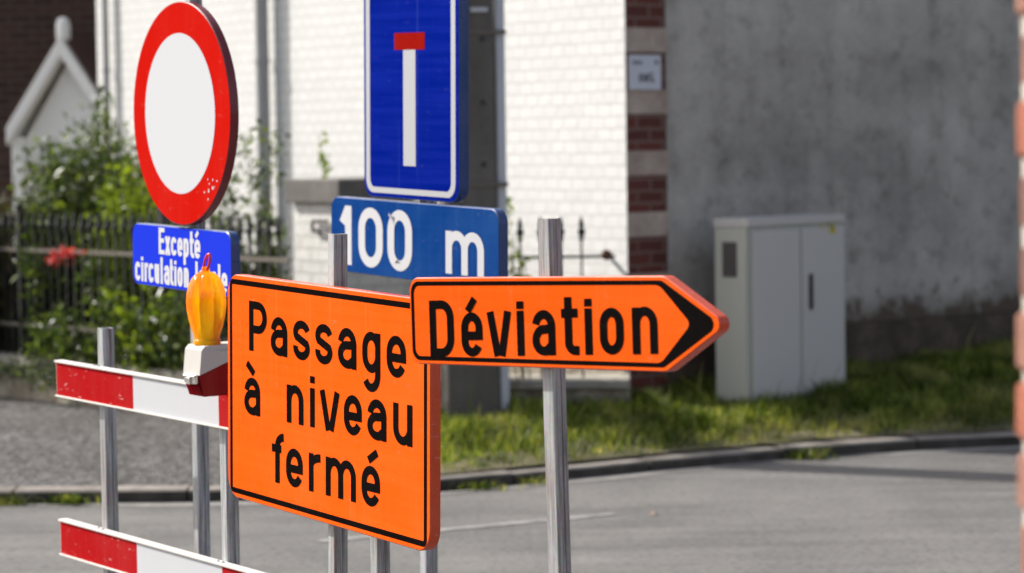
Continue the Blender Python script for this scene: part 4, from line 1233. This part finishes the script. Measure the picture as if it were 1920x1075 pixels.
# stalky plants at far left
pts = []; mb = MB()
sk = thing("ornamental_grass", (-3.6, 19.2, GZ), "dark clump of tall dry ornamental stalks behind the fence at far left", "plant")
for k in range(260):
    b_ = np.array([rng.uniform(-4.4, -2.9), rng.uniform(18.9, 19.8), GZ]); h_ = rng.uniform(.7, 1.35)
    t_ = b_ + np.array([rng.normal() * .10, rng.normal() * .10, h_])
    p_, s_ = spray(b_, t_, 26, .022, .1); pts.append(p_)
    mb.tube(s_, [.004, .003, .0015], 4, cap=False)
V, F = leaves(np.concatenate(pts), .07, elong=3.4, bias=(0, 0, 1.1)); raw_mesh("foliage", V, F, M_LEAF_DRY, sk); mb.build("stem", M_BARK, sk)
# vine on the short fence
st = [((-.02, 16.45, 1.50), 1), ((.02, 16.42, 1.30), 1.2), ((.08, 16.45, 1.15), 1.0), ((.0, 16.45, 1.05), 1.3), ((.12, 16.42, 1.0), .9), ((-.05, 16.4, 1.0), 1)]
shrub("climbing_vine", (-.02, 16.46, .38), "yellow green vine climbing the short fence beside the concrete pole", "plant", M_LEAF_LIME, st, .05, 30, .05, t0=.3, stem_r=.004)
st = [((-3.25 + .17 * k + rng.uniform(-.06, .06), 18.33 - .187 * k + rng.uniform(-.02, .12), rng.uniform(.62, 1.30)), rng.uniform(.6, 1.2)) for k in range(9)] + [((-3.1 + .2 * k, 18.2 - .22 * k, rng.uniform(.55, .8)), 1) for k in range(7)]
hg = thing("hedge_plant", (-2.6, 17.75, GZ), "straggly green hedge growing through the bars of the long iron fence", "plant")
pts = []; mb = MB()
for tip, kk in st:
    p_, s_ = spray((tip[0] + rng.uniform(-.1, .1), tip[1] + .12, GZ), tip, int(200 * kk), .085, .35); pts.append(p_); mb.tube(s_, [.007, .005, .002], 5, cap=False)
V, F = leaves(np.concatenate(pts), .044); raw_mesh("foliage", V, F, M_LEAF_MID, hg); mb.build("stem", M_BARK, hg)
# plants creeping over the low wall's foot
cr = thing("creeping_plant", (-3.0, 17.95, .2), "grey green creeper hanging over the face of the low stone wall", "plant")
pts = []
for k in range(46):
    x = rng.uniform(.9, 4.2); cz = .335 + rng.normal() * .035
    pts.append(np.array(ML @ Vector((x, -.03 + rng.uniform(-.05, .02), cz))) + rng.normal(size=(40, 3)) * np.array([.07, .05, .035]))
V, F = leaves(np.concatenate(pts), .035); raw_mesh("foliage", V, F, M_LEAF_GREY, cr)
mb = MB()
for k in range(14):
    x = rng.uniform(1.0, 4.1); mb.tube([ML @ Vector((x, .01, .36)), ML @ Vector((x + .1, -.04, .33)), ML @ Vector((x + .25, -.05, .30))], .004, 4)
mb.build("stem", M_BARK, cr)

# verge grass: one sheet of single blades
def blades(xy, h, wd, lean):
    n_ = len(xy)
    z_ = np.array([ground_z(x, y) for x, y in xy]) - .005
    B = np.column_stack([xy, z_]); th = rng.uniform(0, 2 * np.pi, n_)
    side = np.column_stack([np.cos(th), np.sin(th), np.zeros(n_)])
    ln = rng.normal(size=(n_, 2)) * lean
    tip = B + np.column_stack([ln * h[:, None], h]); mid = B + np.column_stack([ln * h[:, None] * .3, h * .55])
    V = np.stack([B - side * wd, B + side * wd, mid + side * wd * .7, mid - side * wd * .7, tip], 1).reshape(-1, 3)
    i = np.arange(n_)[:, None] * 5
    F = np.concatenate([i + np.array([0, 1, 2]), i + np.array([0, 2, 3]), i + np.array([3, 2, 4])], 0)
    return V, F
cand = []
while len(cand) < 60000:
    x = rng.uniform(-.55, 5.2); y = kerb_y(x) + .155 + rng.uniform(0, 1) ** 1.0 * 3.6
    g_ = (Vector((x, y, 0)) - CORNER).dot(Vector((DG.y, -DG.x, 0)))
    if x > CORNER.x and g_ < -.01: continue
    if x <= .72 and y > 16.38: continue
    d_ = y - kerb_y(x)
    patch = .5 + .5 * math.sin(x * 5.3 + 1.2) * math.sin(y * 4.1 + x * 1.7)
    dens = min(1, .12 + d_ * .9) * (.45 + .55 * patch)
    if rng.uniform() < dens: cand.append((x, y))
cand = np.array(cand)
hh = rng.uniform(.025, .11, len(cand)) * np.clip((cand[:, 1] - np.array([kerb_y(x) for x in cand[:, 0]])) / .5, .35, 1) * (1 + .5 * np.sin(cand[:, 0] * 7) * np.sin(cand[:, 1] * 6))
tall = rng.uniform(size=len(cand)) < .006; hh[tall] *= 2.6
V, F = blades(cand, hh, .0045, .45)
raw_mesh("verge_grass", V, F, M_GRASS); tag(bpy.data.objects["verge_grass"], "rough green grass growing on the verge behind the kerb", "grass", kind='stuff')
# weed tufts in the gutter
def tuft(x, y, n_, r_, h_, label):
    xy = np.column_stack([x + rng.normal(size=n_) * r_, y + rng.normal(size=n_) * r_ * .35])
    V, F = blades(xy, rng.uniform(.4, 1, n_) * h_, .005, .7)
    V[:, 2] += -np.array([ground_z(a_, b_) for a_, b_ in V[:, :2]]) * 0 - .063
    o = raw_mesh("weed_tuft", V, F, M_GRASS)
    tag(o, label, "weed", "weeds along the kerb")
tuft(-2.62, kerb_y(-2.62) - .035, 150, .10, .07, "yellow green weed tuft in the gutter at the left picture edge")
tuft(-2.28, kerb_y(-2.28) - .035, 110, .06, .07, "small weed tuft against the kerb left of the barrier post")
tuft(-.20, kerb_y(-.20) - .035, 130, .09, .06, "flat weed tuft at the kerb just right of the rectangular orange sign")
tuft(.08, kerb_y(.08) - .035, 90, .06, .06, "weed tuft at the kerb by the arrow sign's post")
tuft(1.62, kerb_y(1.62) - .035, 120, .08, .09, "weed tuft in the gutter where the sunny verge turns into shade")
# fallen leaves
lm_ = None
for (x, y, z_, lab) in ((.67, 13.38, .006, "dry brown leaf on the road right of the arrow sign's post"), (-.28, 14.65, .095, "dry leaf on bare earth beside the orange sign edge"), (-2.25, 15.6, .115, "white scrap of dry leaf on the gravel pavement")):
    mb = MB(); s_ = .026
    mb.add([(-s_, 0, 0), (0, s_ * .6, .006), (s_ * 1.2, 0, .002), (0, -s_ * .6, .007), (s_ * .2, 0, .014)], [(0, 3, 4), (3, 2, 4), (2, 1, 4), (1, 0, 4)])
    o = mb.build("fallen_leaf", M_LEAFDRY, None, Matrix.Translation((x, y, z_)) @ Matrix.Rotation(rng.uniform(0, 6), 4, 'Z'))
    tag(o, lab, "leaf", "fallen dry leaves")
